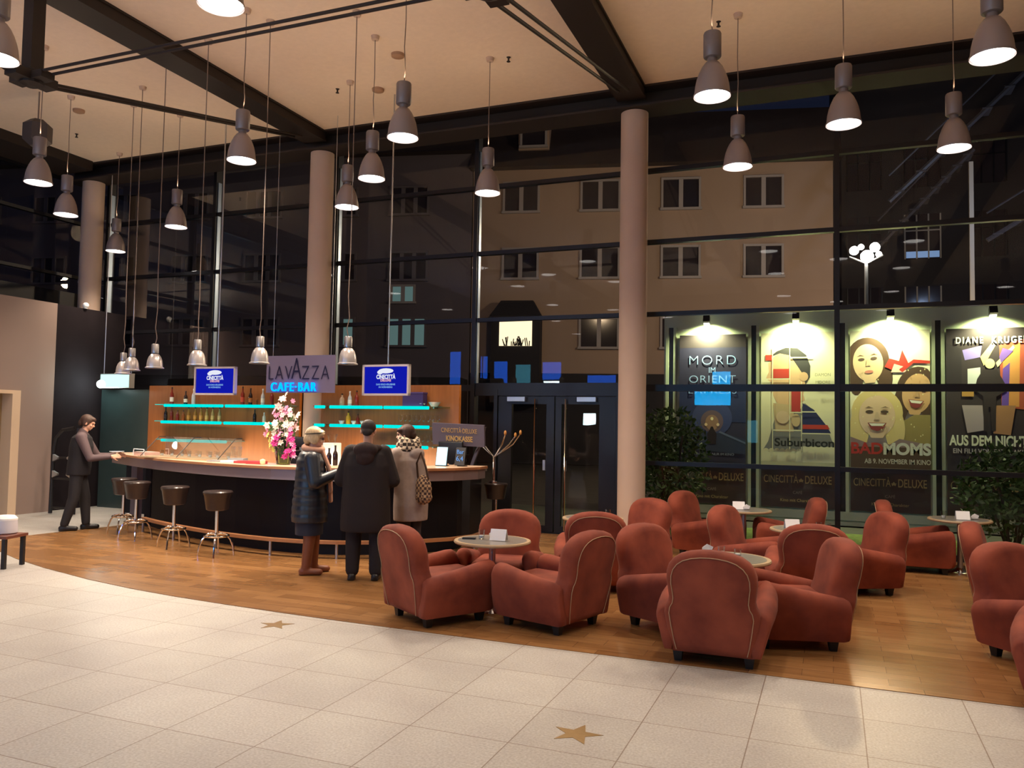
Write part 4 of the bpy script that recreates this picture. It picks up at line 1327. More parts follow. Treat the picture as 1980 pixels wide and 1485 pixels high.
for x0, x1 in ((-11.4, -8.6), (-7.8, -5.7)):   # fill strips added out of sight behind the counter to brighten the wood panels
    light('added_panel_fill', 'AREA', ((x0 + x1) / 2, 10.80, 1.0), 27, (1.0, 0.72, 0.42), (math.radians(125), 0, 0), x1 - x0, 0.06)

def bottle(x, z, h, col, lb, r=0.034, y=11.24, labelc=None, clear=False):
    t = empty('bottle', (x, y, z), 0, lb, 'bottle', 'bottles behind the bar')
    g = mat('bottle_glass', col, 0.12)
    b = MB(); b.lathe([(r * 0.9, 0), (r, 0.01), (r, h * 0.52), (r * 0.85, h * 0.62), (r * 0.38, h * 0.74), (r * 0.34, h * 0.93), (r * 0.3, h * 0.93)], 14); b.build('bottle_body', g, t, True)
    b = MB(); b.lathe([(r * 0.40, h * 0.91), (r * 0.40, h)], 10); b.build('cap', M['black'] if not clear else M['white'], t, True)
    if labelc:
        b = MB(); b.lathe([(r * 1.03, h * 0.16), (r * 1.03, h * 0.42)], 14, caps=False); b.build('paper_label', pm(labelc), t, True)
A_, G_, R_, K_, C_ = (0.40, 0.17, 0.03), (0.02, 0.05, 0.02), (0.22, 0.025, 0.015), (0.02, 0.01, 0.01), (0.50, 0.52, 0.55)
wh = (0.75, 0.70, 0.62)
for i, (x, h, c, lc, d_) in enumerate(((-11.06, 0.31, R_, wh, 'tall red-brown bottle, first on the upper left shelf'),
        (-10.74, 0.24, K_, wh, 'dark bottle with pale label, second on the upper left shelf'),
        (-10.56, 0.28, C_, None, 'clear bottle, third on the upper left shelf'),
        (-9.48, 0.32, R_, (0.5, 0.06, 0.03), 'red bottle just right of the left television'),
        (-9.31, 0.29, K_, (0.4, 0.12, 0.03), 'dark bottle right of the red one beside the left television'),
        (-9.05, 0.28, C_, wh, 'clear bottle alone in the middle of the upper left shelf'),
        (-8.86, 0.27, R_, None, 'dim red bottle near the right end of the upper left shelf'))):
    bottle(x, 1.946, h, c, d_, labelc=lc, clear=(c == C_))
for i, (x, c, d_) in enumerate(((-11.19, K_, 'black bottle at the left end of the middle left shelf'), (-11.05, R_, 'dark red bottle, second on the middle left shelf'),
        (-10.91, R_, 'short red bottle, third on the middle left shelf'), (-10.78, (0.32, 0.08, 0.02), 'short rust bottle, fourth on the middle left shelf'),
        (-10.66, A_, 'orange bottle, fifth on the middle left shelf'), (-10.51, A_, 'amber bottle, sixth on the middle left shelf'),
        (-10.38, (0.46, 0.22, 0.05), 'amber bottle, seventh on the middle left shelf'), (-10.25, (0.44, 0.27, 0.08), 'golden bottle, eighth on the middle left shelf'),
        (-10.12, (0.42, 0.28, 0.10), 'golden bottle, ninth on the middle left shelf'), (-9.97, (0.36, 0.27, 0.12), 'olive gold bottle, tenth on the middle left shelf'))):
    bottle(x, 1.651, 0.19 if i in (2, 3) else 0.25, c, d_, r=0.030, labelc=(None if i in (1, 2, 3) else tuple(min(1, v * 1.5) for v in c)))
bottle(-9.21, 1.651, 0.22, K_, 'dark bottle alone behind the middle left shelf light gap', r=0.03)
bottle(-9.01, 1.651, 0.17, wh, 'small white bottle on the middle left shelf', r=0.03, clear=True)
bottle(-8.76, 1.651, 0.15, R_, 'small dim bottle left of the flowers on the middle left shelf', r=0.03)
bottle(-7.46, 1.946, 0.20, (0.45, 0.30, 0.2), 'tan canister-like bottle on the upper right shelf', r=0.042)
bottle(-7.31, 1.946, 0.24, C_, 'clear bottle in the middle of the upper right shelf', labelc=wh, clear=True)
bottle(-7.18, 1.946, 0.25, R_, 'slim reddish bottle on the upper right shelf')
bottle(-7.33, 1.646, 0.21, (0.75, 0.40, 0.03), 'bright yellow bottle on the middle right shelf', r=0.040)
bottle(-7.15, 1.646, 0.17, R_, 'dark reddish bottle right of the yellow one', r=0.03)
t = empty('storage_box', (-6.12, 11.25, 1.946), 0, 'dark blue box on the upper right shelf', 'box')
b = MB(); b.box(-0.18, 0.18, -0.07, 0.07, 0, 0.20); b.build('box_body', mat('indigo_box', (0.05, 0.035, 0.16), 0.5), t)
b = MB(); b.box(-0.185, 0.185, -0.075, 0.075, 0.20, 0.225); b.build('lid', mat('indigo_lid', (0.07, 0.05, 0.20), 0.5), t)
for x, z, r, h, lb in ((-5.98, 1.946, 0.055, 0.05, 'small white bowl beside the blue box'), (-5.76, 1.946, 0.10, 0.07, 'wide white bowl at the right end of the upper right shelf'),
                       (-7.45, 1.646, 0.05, 0.06, 'white cup left of the yellow bottle'), (-7.22, 1.646, 0.045, 0.06, 'white cup behind the yellow bottle'), (-7.05, 1.646, 0.045, 0.06, 'white cup in the row right of the yellow bottle'), (-6.95, 1.646, 0.045, 0.07, 'last white cup of the row on the middle right shelf')):
    b = MB(); b.lathe([(r * 0.5, 0), (r * 0.55, 0.006), (r, h), (r * 0.93, h), (r * 0.45, 0.012)], 20)
    tag(b.build('bowl', M['white'], None, True, (x, 11.23, z)), lb, 'bowl', 'white crockery on the shelves')
k_ = 0
for zz, xs, nm in ((1.646, [-6.35 + 0.082 * i for i in range(9)], 'middle'), (1.331, [-6.20 + 0.085 * i for i in range(7)], 'lower')):
    for x in xs:
        b = MB(); b.lathe([(0.026, 0), (0.004, 0.008), (0.004, 0.06), (0.030, 0.085), (0.034, 0.13), (0.028, 0.165)], 14, caps=False)
        tag(b.build('wine_glass', M['clear'], None, True, (x, 11.22, zz)), 'clear stem glass in the row on the %s right shelf' % nm, 'glass', 'stem glasses on the %s right shelf' % nm)

# televisions hanging over the bar
def tv(x, z, rz, lb):
    t = empty('television', (x, 10.3, z), rz, lb, 'television', 'televisions over the bar')
    W_, H_ = 0.80, 0.455
    b = MB()
    b.box(-W_ / 2, W_ / 2, -0.02, 0.04, -H_ / 2, -H_ / 2 + 0.03); b.box(-W_ / 2, W_ / 2, -0.02, 0.04, H_ / 2 - 0.03, H_ / 2)
    b.box(-W_ / 2, -W_ / 2 + 0.03, -0.02, 0.04, -H_ / 2, H_ / 2); b.box(W_ / 2 - 0.03, W_ / 2, -0.02, 0.04, -H_ / 2, H_ / 2)
    b.build('bezel', M['tv_frame'], t)
    b = MB(); b.box(-W_ / 2 + 0.01, W_ / 2 - 0.01, 0.0, 0.035, -H_ / 2 + 0.01, H_ / 2 - 0.01); b.build('casing', M['black'], t)
    s = MB(); s.add([(-W_ / 2 + 0.03, -0.002, -H_ / 2 + 0.03), (W_ / 2 - 0.03, -0.002, -H_ / 2 + 0.03), (W_ / 2 - 0.03, -0.002, H_ / 2 - 0.03), (-W_ / 2 + 0.03, -0.002, H_ / 2 - 0.03)], [(0, 1, 2, 3)])
    sc = s.build('screen', M['screen_blue'], t)
    b = MB(); b.ball((0.0, -0.006, 0.135), (0.13, 0.003, 0.038)); b.ball((-0.10, -0.006, 0.115), (0.05, 0.003, 0.03)); b.build('logo', M['screen_white'], sc)
    text('lettering', 'CINECITTÀ', 0.085, M['screen_white'], (0, -0.006, 0.045), sc, sx=0.75, extrude=0.001, off=0.003)
    text('lettering', 'DELUXE', 0.05, M['screen_pink'], (0, -0.006, -0.005), sc, extrude=0.001, off=0.002)
    text('lettering', 'DAS KINO-ERLEBNIS', 0.036, M['screen_light'], (0, -0.006, -0.065), sc, extrude=0.001, off=0.001)
    text('lettering', 'IN NÜRNBERG', 0.036, M['screen_light'], (0, -0.006, -0.105), sc, extrude=0.001, off=0.001)
    b = MB(); b.tube([(0, 0.05, -0.1), (0, 0.05, 4.29)], 0.011, 8); b.box(-0.1, 0.1, 0.035, 0.06, -0.12, 0.12); b.build('ceiling_rod', M['steel'], t)
tv(-9.25, 2.31, 0.04, 'left television with a bright blue screen hanging over the bar')
tv(-6.09, 2.31, -0.04, 'right television with a bright blue screen hanging over the bar')

# lettered bar sign with blue neon line
t = empty('bar_sign', (-7.95, 10.75, 2.14), 0, 'pale translucent sign reading LAVAZZA with blue neon letters CAFE BAR', 'sign')
b = MB(); b.box(-0.65, 0.67, 0.0, 0.02, 0.0, 0.60); b.build('sign_plate', M['sign_plate'], t)
text('lettering', 'LAV', 0.33, M['logo_dark'], (-0.375, -0.01, 0.31), t, sx=0.75, space=1.2, off=-0.006)
text('lettering', 'A', 0.50, M['logo_dark'], (-0.055, -0.01, 0.37), t, sx=0.60, off=-0.006)
text('lettering', 'ZZA', 0.33, M['logo_dark'], (0.31, -0.01, 0.31), t, sx=0.75, space=1.2, off=-0.006)
nl = text('neon_lettering', 'CAFE·BAR', 0.20, M['blue_neon'], (-0.09, -0.035, 0.085), t, sx=0.82, space=1.25, extrude=0.014, off=0.001)
light('neon_glow', 'AREA', (-0.09, -0.12, 0.06), 6, (0.03, 0.10, 1.0), (math.radians(-90), 0, 0), 0.8, 0.12, parent=t)
b = MB()
for x in (-0.55, 0.57):
    b.tube([(x, 0.03, 0.55), (x, 0.03, 4.46)], 0.005, 6)
b.build('hanger', M['steel'], t)

# ------------------------------------------------------------------ things on the counter
CZ = 1.1215
t = empty('glass_display_case', (-8.45, 9.12, CZ), -0.10, 'low glass display case with glasses on the left part of the counter', 'display case')
b = MB()
b.add([(-0.95, -0.22, 0), (0.62, -0.22, 0), (0.62, 0.10, 0.30), (-0.95, 0.10, 0.30), (0.62, 0.22, 0.30), (-0.95, 0.22, 0.30), (0.62, 0.22, 0), (-0.95, 0.22, 0)], [(0, 1, 2, 3), (3, 2, 4, 5), (5, 4, 6, 7), (1, 6, 4, 2), (0, 3, 5, 7)])
b.build('glass_hood', M['clear'], t)
b = MB(); b.box(-0.97, 0.64, -0.24, 0.24, 0, 0.02); b.build('base', M['table_rim'], t)
b = MB()
for x in (-0.95, -0.2, 0.62):
    b.tube([(x, -0.22, 0.01), (x, 0.10, 0.30), (x, 0.22, 0.30)], 0.006, 6)
b.build('hood_frame', M['black'], t)
for i in range(8):
    x = -8.45 - 0.8 + 0.19 * i
    y = 9.17 - 0.10 * (x + 8.45) + 0.02 * (i % 3)
    glass_cup(x, y, 'short glass standing inside the glass display case', z=CZ + 0.021, r=0.030, h=0.085, grp='glasses inside the display case')
t = empty('newspaper_holder', (-9.72, 9.42, CZ), -0.35, 'pinkish paper stack in a holder at the left end of the counter', 'paper holder')
b = MB(); b.box(-0.17, 0.17, -0.12, 0.12, 0, 0.06); b.build('paper_stack', mat('rosy_paper', (0.62, 0.42, 0.36), 0.7), t)
b = MB(); b.tube([(-0.19, -0.13, 0), (-0.16, -0.13, 0.10), (0.19, -0.13, 0.10), (0.19, -0.13, 0)], 0.007, 6); b.build('holder', M['white'], t)
for i, (x, y, rz, m_, lb) in enumerate(((-7.78, 8.76, 0.2, 'paper_grey', 'grey magazine, left of those fanned on the counter'), (-7.50, 8.70, -0.1, 'white', 'white leaflet lying among the magazines on the counter'),
                                        (-7.24, 8.66, 0.1, 'paper_red', 'red magazine left of the flower vase'), (-6.99, 8.60, 0.05, 'paper_red', 'second red magazine close to the flower vase'), (-7.62, 8.98, 0.3, 'paper_grey', 'grey magazine behind the white leaflet'))):
    b = MB(); b.box(-0.11, 0.11, -0.08, 0.08, 0, 0.018 + 0.006 * i)
    tag(b.build('magazine', M[m_], None, False, (x, y, CZ), rz), lb, 'magazine', 'magazines on the counter')
for x, lb in ((-7.62, 'left champagne glass on the counter beside the coffee machine'), (-7.50, 'right champagne glass on the counter beside the coffee machine')):
    b = MB(); b.lathe([(0.03, 0), (0.005, 0.01), (0.005, 0.06), (0.022, 0.10), (0.028, 0.20)], 14, caps=False)
    tag(b.build('champagne_glass', M['clear'], None, True, (x - 0.12, 9.02, CZ)), lb, 'glass', 'champagne glasses')
t = empty('coffee_machine', (-8.05, 10.95, 0.93), 0, 'black coffee machine behind the counter left of the flowers', 'coffee machine')
b = MB(); b.box(-0.32, 0.28, -0.2, 0.2, 0.05, 0.20); b.box(-0.32, 0.28, 0.0, 0.2, 0.2, 0.36); b.box(-0.34, 0.30, -0.22, 0.2, 0.34, 0.50)
bevel(b.build('machine_body', M['black'], t), 0.015)
b = MB()
for x in (-0.15, 0.1):
    b.tube([(x, -0.10, 0.34), (x, -0.10, 0.28)], 0.03, 10); b.tube([(x, -0.10, 0.29), (x, -0.28, 0.28)], 0.012, 8)
b.build('brew_head', M['steel'], t, True)
t = empty('coffee_grinder', (-7.45, 10.98, 0.93), 0, 'white boxy grinder behind the counter next to the flowers', 'grinder')
b = MB(); b.box(-0.10, 0.10, -0.12, 0.12, 0, 0.42); bevel(b.build('grinder_body', M['white'], t), 0.015)
b = MB(); b.lathe([(0.05, 0.42), (0.09, 0.56)], 16); b.build('hopper', M['clear'], t, True)

# vase of orchids and lilies
VX, VY = -6.66, 8.72
t = empty('flower_arrangement', (VX, VY, CZ), 0, 'tall bouquet of pink, white and yellow orchids in a green glass vase on the counter', 'bouquet')
b = MB(); b.lathe([(0.085, 0), (0.09, 0.01), (0.105, 0.10), (0.13, 0.28), (0.122, 0.28), (0.095, 0.10), (0.08, 0.02)], 30); b.build('vase', M['vase_glass'], t, True)
b = MB(); b.lathe([(0.078, 0.015), (0.092, 0.14)], 24); b.build('moss', mat('green_moss', (0.20, 0.26, 0.05), 0.7, noise=0.4, scale=30), t, True)
random.seed(12)
stems = MB()
flowers = []
spec = [(-0.27, 0.0, 0.36, 'yellow', 8), (-0.20, -0.05, 0.52, 'white', 7), (-0.12, 0.05, 0.70, 'pink', 9), (-0.02, -0.02, 0.90, 'rose', 10), (0.06, 0.04, 0.80, 'pink', 9), (0.15, -0.02, 0.74, 'white', 6), (0.24, 0.0, 0.62, 'rose', 6), (-0.06, -0.10, 0.38, 'magenta', 9), (0.10, -0.10, 0.50, 'white', 6), (0.18, -0.08, 0.30, 'magenta', 8), (0.0, -0.12, 0.58, 'white', 6)]
tips = {'yellow': (0.78, 0.74, 0.20), 'white': (0.88, 0.80, 0.68), 'pink': (0.78, 0.32, 0.50), 'rose': (0.70, 0.42, 0.42), 'magenta': (0.50, 0.02, 0.22)}
def blossom(col, r):
    b = MB()
    for k in range(6):
        a = k * math.pi / 3
        c_, s_ = math.cos(a), math.sin(a)
        px_, py_ = -s_, c_
        b.add([(0, 0, 0), (c_ * r * 0.55 + px_ * r * 0.32, s_ * r * 0.55 + py_ * r * 0.32, r * 0.25), (c_ * r, s_ * r, r * 0.12), (c_ * r * 0.55 - px_ * r * 0.32, s_ * r * 0.55 - py_ * r * 0.32, r * 0.25)], [(0, 1, 2, 3)])
    b.ball((0, 0, r * 0.12), r * 0.18, 6, 4)
    me = b.build('blossom', mat('petal_' + col, tips[col], 0.6))
    return me
BS = {k: blossom(k, 0.048) for k in tips}
used = set()
for x, y, h, col, n_ in spec:
    stems.tube([(x * 0.1, y * 0.1, 0.04), (x * 0.45, y * 0.45, 0.26), (x * 0.9, y * 0.9, h * 0.85), (x, y, h)], 0.005, 5)
    for k in range(n_):
        f = 0.55 + 0.5 * k / n_
        c = (x * f + random.uniform(-0.055, 0.055), y * f - 0.02 + random.uniform(-0.05, 0.04), h * f + random.uniform(-0.03, 0.05) - (0.16 * (1 - f) if col == 'magenta' else 0))
        cc = col
        if random.random() < 0.22:
            cc = random.choice(['white', 'pink', 'rose'])
        o = BS[cc] if cc not in used else BS[cc].copy()
        if cc in used:
            COL.objects.link(o)
        used.add(cc)
        o.parent = t
        o.location = c
        o.rotation_euler = (random.uniform(0.7, 1.9), random.uniform(-0.6, 0.6), random.uniform(-0.9, 0.9))
        o.scale = (random.uniform(0.8, 1.25),) * 3
for k in range(9):   # the magenta orchid spray falling over the right rim
    o = BS['magenta' if k % 2 else 'pink'].copy(); COL.objects.link(o); o.parent = t
    o.location = (0.16 + 0.012 * k + random.uniform(-0.02, 0.02), -0.10, 0.46 - 0.042 * k)
    o.rotation_euler = (1.4, random.uniform(-0.5, 0.5), 0)
stems.build('stems', M['leaf'], t, True)
leaf_cloud('greenery', (0, 0, 0.45), (0.20, 0.12, 0.2), 60, 0.12, 6, t)
b = MB(); b.lathe([(0.02, 0), (0.035, 0.02), (0.035, 0.06), (0.0, 0.075)], 14)
tag(b.build('candle', mat('cream_candle', (0.82, 0.78, 0.50), 0.5), None, True, (-6.83, 8.52, CZ)), 'small cream candle left of the flower vase', 'candle')
# bottles and tumblers between the blonde woman and the man
for i, (x, y, h) in enumerate(((-6.15, 9.0, 0.22), (-6.02, 8.95, 0.26), (-5.90, 9.0, 0.24), (-5.78, 9.05, 0.22), (-5.68, 9.05, 0.25))):
    bottle(x, CZ, h, K_, 'dark bottle in the cluster on the counter between blonde woman and man', r=0.033, y=y)

# ------------------------------------------------------------------ box office desk
t = empty('box_office_desk', (-5.50, 10.55, 0.005), 0, 'slate grey box office cabinet with small handle at the right end of the bar', 'cabinet')
b = MB(); b.box(0.0, 0.47, 0.02, 0.5, 0, 0.99); b.build('cabinet_body', M['grey_cab'], t)
b = MB(); b.box(-0.02, 0.72, 0.0, 0.52, 0.99, 1.02); b.build('desk_top', M['steel'], t)
b = MB(); b.box(0.015, 0.455, 0.0, 0.02, 0.03, 0.82); d_ = b.build('door', M['grey_cab'], t)
b = MB(); b.tube([(0.07, -0.005, 0.60), (0.07, -0.03, 0.61), (0.07, -0.03, 0.72), (0.07, -0.005, 0.73)], 0.006, 6); b.build('handle', M['chrome'], d_)
b = MB(); b.box(0.47, 0.64, 0.1, 0.5, 0, 0.99); b.build('side_panel', M['black'], t)
t = empty('box_office_sign', (-5.08, 10.75, 1.37), 0, 'tilted mauve board with gold letters CINECITTA DELUXE KINOKASSE', 'sign')
mm = Matrix.Rotation(math.radians(-16), 3, 'X')
b = MB(); b.box(-0.44, 0.40, -0.02, 0.02, 0.0, 0.32)
bd = b.build('board', M['mauve_board'], t); bd.rotation_euler = (math.radians(10), 0.03, 0)
text('lettering', 'CINECITTÀ★DELUXE'.replace('★', '·'), 0.095, M['gold'], (0.0, -0.026, 0.22), bd, sx=0.68, extrude=0.002)
text('lettering', 'KINOKASSE', 0.11, M['gold'], (0.0, -0.026, 0.10), bd, sx=0.75, extrude=0.002, off=0.003)
b = MB()
b.rings([[(0.34, 0.0, 0.05), (0.40, 0.0, 0.28), (0.40, 0.04, 0.28), (0.34, 0.04, 0.05)], [(0.18, 0.1, -0.12), (0.24, 0.1, -0.1), (0.24, 0.14, -0.1), (0.18, 0.14, -0.12)], [(0.10, 0.1, -0.345), (0.14, 0.1, -0.345), (0.14, 0.14, -0.345), (0.10, 0.14, -0.345)]])
b.build('support', M['mauve_board'], t)
t = empty('computer_monitor', (-5.18, 10.66, 1.025), 0.05, 'black computer monitor turned away on the box office desk', 'monitor')
b = MB(); b.obox((0, 0, 0.24), (0.38, 0.05, 0.32), Matrix.Rotation(0.1, 3, 'X')); bevel(b.build('monitor_back', M['black'], t), 0.01)
b = MB(); b.box(-0.03, 0.03, 0.0, 0.04, 0.01, 0.15); b.box(-0.10, 0.10, -0.06, 0.10, 0, 0.012); b.build('stand', M['black'], t)
t = empty('till_screen', (-4.86, 9.72, CZ), 0.0, 'glowing white till screen beside the grey coated woman', 'till')
b = MB(); b.obox((0, 0.0, 0.13), (0.15, 0.02, 0.24), Matrix.Rotation(-0.2, 3, 'X')); b.build('screen', M['screen_cyan'], t)
b = MB(); b.obox((0, 0.012, 0.13), (0.17, 0.02, 0.26), Matrix.Rotation(-0.2, 3, 'X')); b.box(-0.06, 0.06, 0, 0.1, 0, 0.01); b.build('screen_back', M['black'], t)
t = empty('card_terminal', (-4.62, 9.80, CZ), -0.1, 'dark till display with small blue figures beside the white screen', 'till display')
b = MB(); b.obox((0, 0.0, 0.13), (0.15, 0.025, 0.24), Matrix.Rotation(-0.2, 3, 'X')); b.box(-0.05, 0.05, 0, 0.1, 0, 0.01); b.build('display_body', M['black'], t)
text('figures', '6,4', 0.09, M['screen_light'], (0, -0.025, 0.10), t)
text('figures', 'Bar', 0.08, M['screen_light'], (0, -0.012, 0.19), t)

# chrome branch stand on the fifth stool
t = empty('branch_stand', (-4.75, 11.26, 0.813), 0, 'chrome stand with curved arms and orange tips standing on a stool', 'stand')
b = MB(); b.lathe([(0.075, 0), (0.075, 0.012), (0.02, 0.03), (0.016, 0.40)], 18); b.build('stem', M['chrome'], t, True)
for dx, dy, hh in ((-0.34, 0.02, 0.66), (-0.22, -0.08, 0.73), (0.20, -0.06, 0.73), (0.30, 0.1, 0.70), (0.42, 0.0, 0.74)):
    b = MB(); b.tube([(0, 0, 0.38), (dx * 0.3, dy * 0.3, 0.46), (dx * 0.72, dy * 0.7, 0.58), (dx, dy, hh)], 0.011, 8)
    ar = b.build('arm', M['chrome'], t, True)
    b = MB(); b.ball((dx, dy, hh + 0.02), (0.022, 0.022, 0.038), 10, 7); b.build('tip', mat('orange_tip', (0.62, 0.28, 0.07), 0.4), ar, True)

# ------------------------------------------------------------------ left corner
t = empty('exit_sign', (-12.40, 11.25, 2.24), 0, 'pale green exit sign box with a glaring white lamp at its left end', 'exit sign')
b = MB(); b.box(-0.36, 0.36, -0.06, 0.06, 0, 0.27); b.build('sign_box', M['steel'], t)
b = MB(); b.box(-0.35, 0.35, -0.068, -0.06, 0.015, 0.255); b.build('sign_face', M['exit_face'], t)
b = MB(); b.tube([(-0.34, 0, 0.27), (-0.34, 0, 4.06)], 0.007, 6); b.tube([(0.34, 0, 0.27), (0.34, 0, 4.06)], 0.007, 6); b.build('hanger', M['steel'], t)
b = MB(); b.ball((-0.28, -0.11, 0.07), 0.075, 16, 10); b.build('emergency_lamp', M['exit_glow'], t, True)
light('emergency_light', 'POINT', (-0.28, -0.25, 0.07), 12, (0.75, 1.0, 0.95), size=0.05, parent=t)
b = MB(); b.box(-12.95, -11.76, 11.40, 11.46, 0, 2.22)
structure(b.build('wall_partition', M['teal_glass']))
b = MB(); b.ball((0, 0, 0), 0.055, 14, 9); b.tube([(0, 0, -0.06), (0, 0, 0.0)], 0.03, 10); b.build
c_ = b.build('security_camera', M['white'], None, True, (-13.05, 11.05, 3.80)); tag(c_, 'small white dome camera on top of the dark cladding by the left column', 'camera')
c_.location.z = 3.79
t = empty('hand_truck', (-12.42, 10.15, 0.0), 0.1, 'dark tubular rack with curved top leaning at the pale wall corner', 'rack')
b = MB(); b.tube([(-0.18, 0, 0.02), (-0.18, 0.02, 1.1), (-0.14, 0.02, 1.32), (0.0, 0.02, 1.46), (0.25, 0.02, 1.50)], 0.032, 10)
b.tube([(0.32, 0, 0.02), (0.32, 0.02, 1.5)], 0.028, 10)
b.build('frame', M['black'], t, True)
b = MB()
for z in (0.12, 0.62, 0.98):
    b.tube([(-0.18, 0, z), (0.32, 0, z)], 0.018, 8)
b.build('crossbar', M['black'], t, True)
for x, z in ((-0.13, 0.98), (0.26, 0.98), (-0.13, 0.70), (0.26, 0.70)):
    s = 1 if x < 0 else -1
    b = MB(); b.rings([[(x, -0.05, z - 0.06), (x, -0.05, z + 0.06), (x, 0.0, z + 0.06), (x, 0.0, z - 0.06)], [(x + s * 0.1, -0.04, z - 0.015), (x + s * 0.1, -0.04, z + 0.015), (x + s * 0.1, 0.0, z + 0.015), (x + s * 0.1, 0.0, z - 0.015)]])
    b.build('bracket', M['steel'], t)
t = empty('side_table', (-8.66, 6.42, 0.0), 0.3, 'small dark red side table cut off by the left edge', 'side table')
b = MB(); b.box(-0.30, 0.14, -0.18, 0.18, 0.33, 0.36); b.build('table_top', mat('dark_red_wood', (0.16, 0.05, 0.03), 0.4), t)
for x in (-0.27, 0.10):
    for y in (-0.15, 0.15):
        b = MB(); b.box(x - 0.02, x + 0.02, y - 0.02, y + 0.02, 0.0, 0.33); b.build('leg', M['black_wood'], t)
t = empty('plastic_tub', (-8.74, 6.47, 0.362), 0, 'pale grey plastic tub with lid on the side table at the left edge', 'tub')
b = MB(); b.lathe([(0.115, 0), (0.125, 0.01), (0.118, 0.15)], 28); b.build('tub_body', mat('pale_plastic', (0.62, 0.60, 0.66), 0.4), t, True)
b = MB(); b.lathe([(0.12, 0.15), (0.12, 0.17), (0.09, 0.20), (0.06, 0.205)], 28); b.build('lid', M['white'], t, True)

# lit cinema panels on the foyer wall behind the camera (their reflections show in the glass)
def panel(x0, x1, z0, z1, m_, lb):
    t = empty('lit_panel', ((x0 + x1) / 2, -4.02, z0), 0, lb, 'lit panel', 'lit advertising panels behind the camera')
    b = MB(); b.box(-(x1 - x0) / 2 - 0.02, (x1 - x0) / 2 + 0.02, -0.08, 0.0, -0.02, z1 - z0 + 0.02); b.build('panel_case', M['black'], t)
    b = MB(); b.box(-(x1 - x0) / 2, (x1 - x0) / 2, 0.0, 0.01, 0, z1 - z0); b.build('panel_face', M[m_], t)
panel(-13.8, -13.35, 3.2, 4.45, 'ad_blue', 'tall blue lit panel on the foyer wall')
panel(-12.5, -12.22, 3.05, 4.25, 'ad_blue', 'narrow blue lit panel on the foyer wall')
panel(-11.93, -11.40, 3.05, 4.05, 'ad_blue', 'wide blue lit panel on the foyer wall')
panel(-11.06, -10.47, 3.05, 3.92, 'ad_teal', 'teal lit panel on the foyer wall')
panel(-9.99, -9.27, 3.35, 4.0, 'ad_blue', 'blue lit kiosk head on the foyer wall')
panel(-9.95, -9.30, 3.0, 3.30, 'ad_white', 'white lit kiosk panel on the foyer wall')
panel(-8.26, -7.21, 3.05, 3.50, 'ad_blue', 'wide low blue lit panel on the foyer wall')
panel(-8.39, -7.92, 1.70, 2.12, 'ad_white', 'small glaring white screen on the foyer wall')
panel(-9.24, -9.04, 0.52, 0.9, 'ad_blue', 'little blue screen on the foyer wall')
panel(-4.42, -3.21, 2.45, 2.98, 'ad_cyan', 'wide cyan lit screen on the foyer wall')
panel(-3.82, -3.22, 3.06, 3.60, 'ad_cyan', 'narrower cyan lit screen above the wide one on the foyer wall')
panel(-2.66, -2.33, 1.2, 1.95, 'ad_teal', 'narrow teal screen on the foyer wall')

# ------------------------------------------------------------------ people
M['skin'] = mat('skin', (0.62, 0.33, 0.22), 0.55)
M['skin_pale'] = mat('skin_pale', (0.72, 0.45, 0.34), 0.55)
M['eye'] = mat('eye_dark', (0.03, 0.02, 0.02), 0.2)
def remesh(o, v, sm=3):
    md = o.modifiers.new('skin_over', 'REMESH')
    md.mode = 'VOXEL'
    md.voxel_size = v
    md.use_smooth_shade = True
    m2 = o.modifiers.new('soften', 'SMOOTH')
    m2.iterations = sm
    m2.factor = 0.5
    return o
def rot2(v, a):
    return (v[0] * math.cos(a) - v[1] * math.sin(a), v[0] * math.sin(a) + v[1] * math.cos(a))

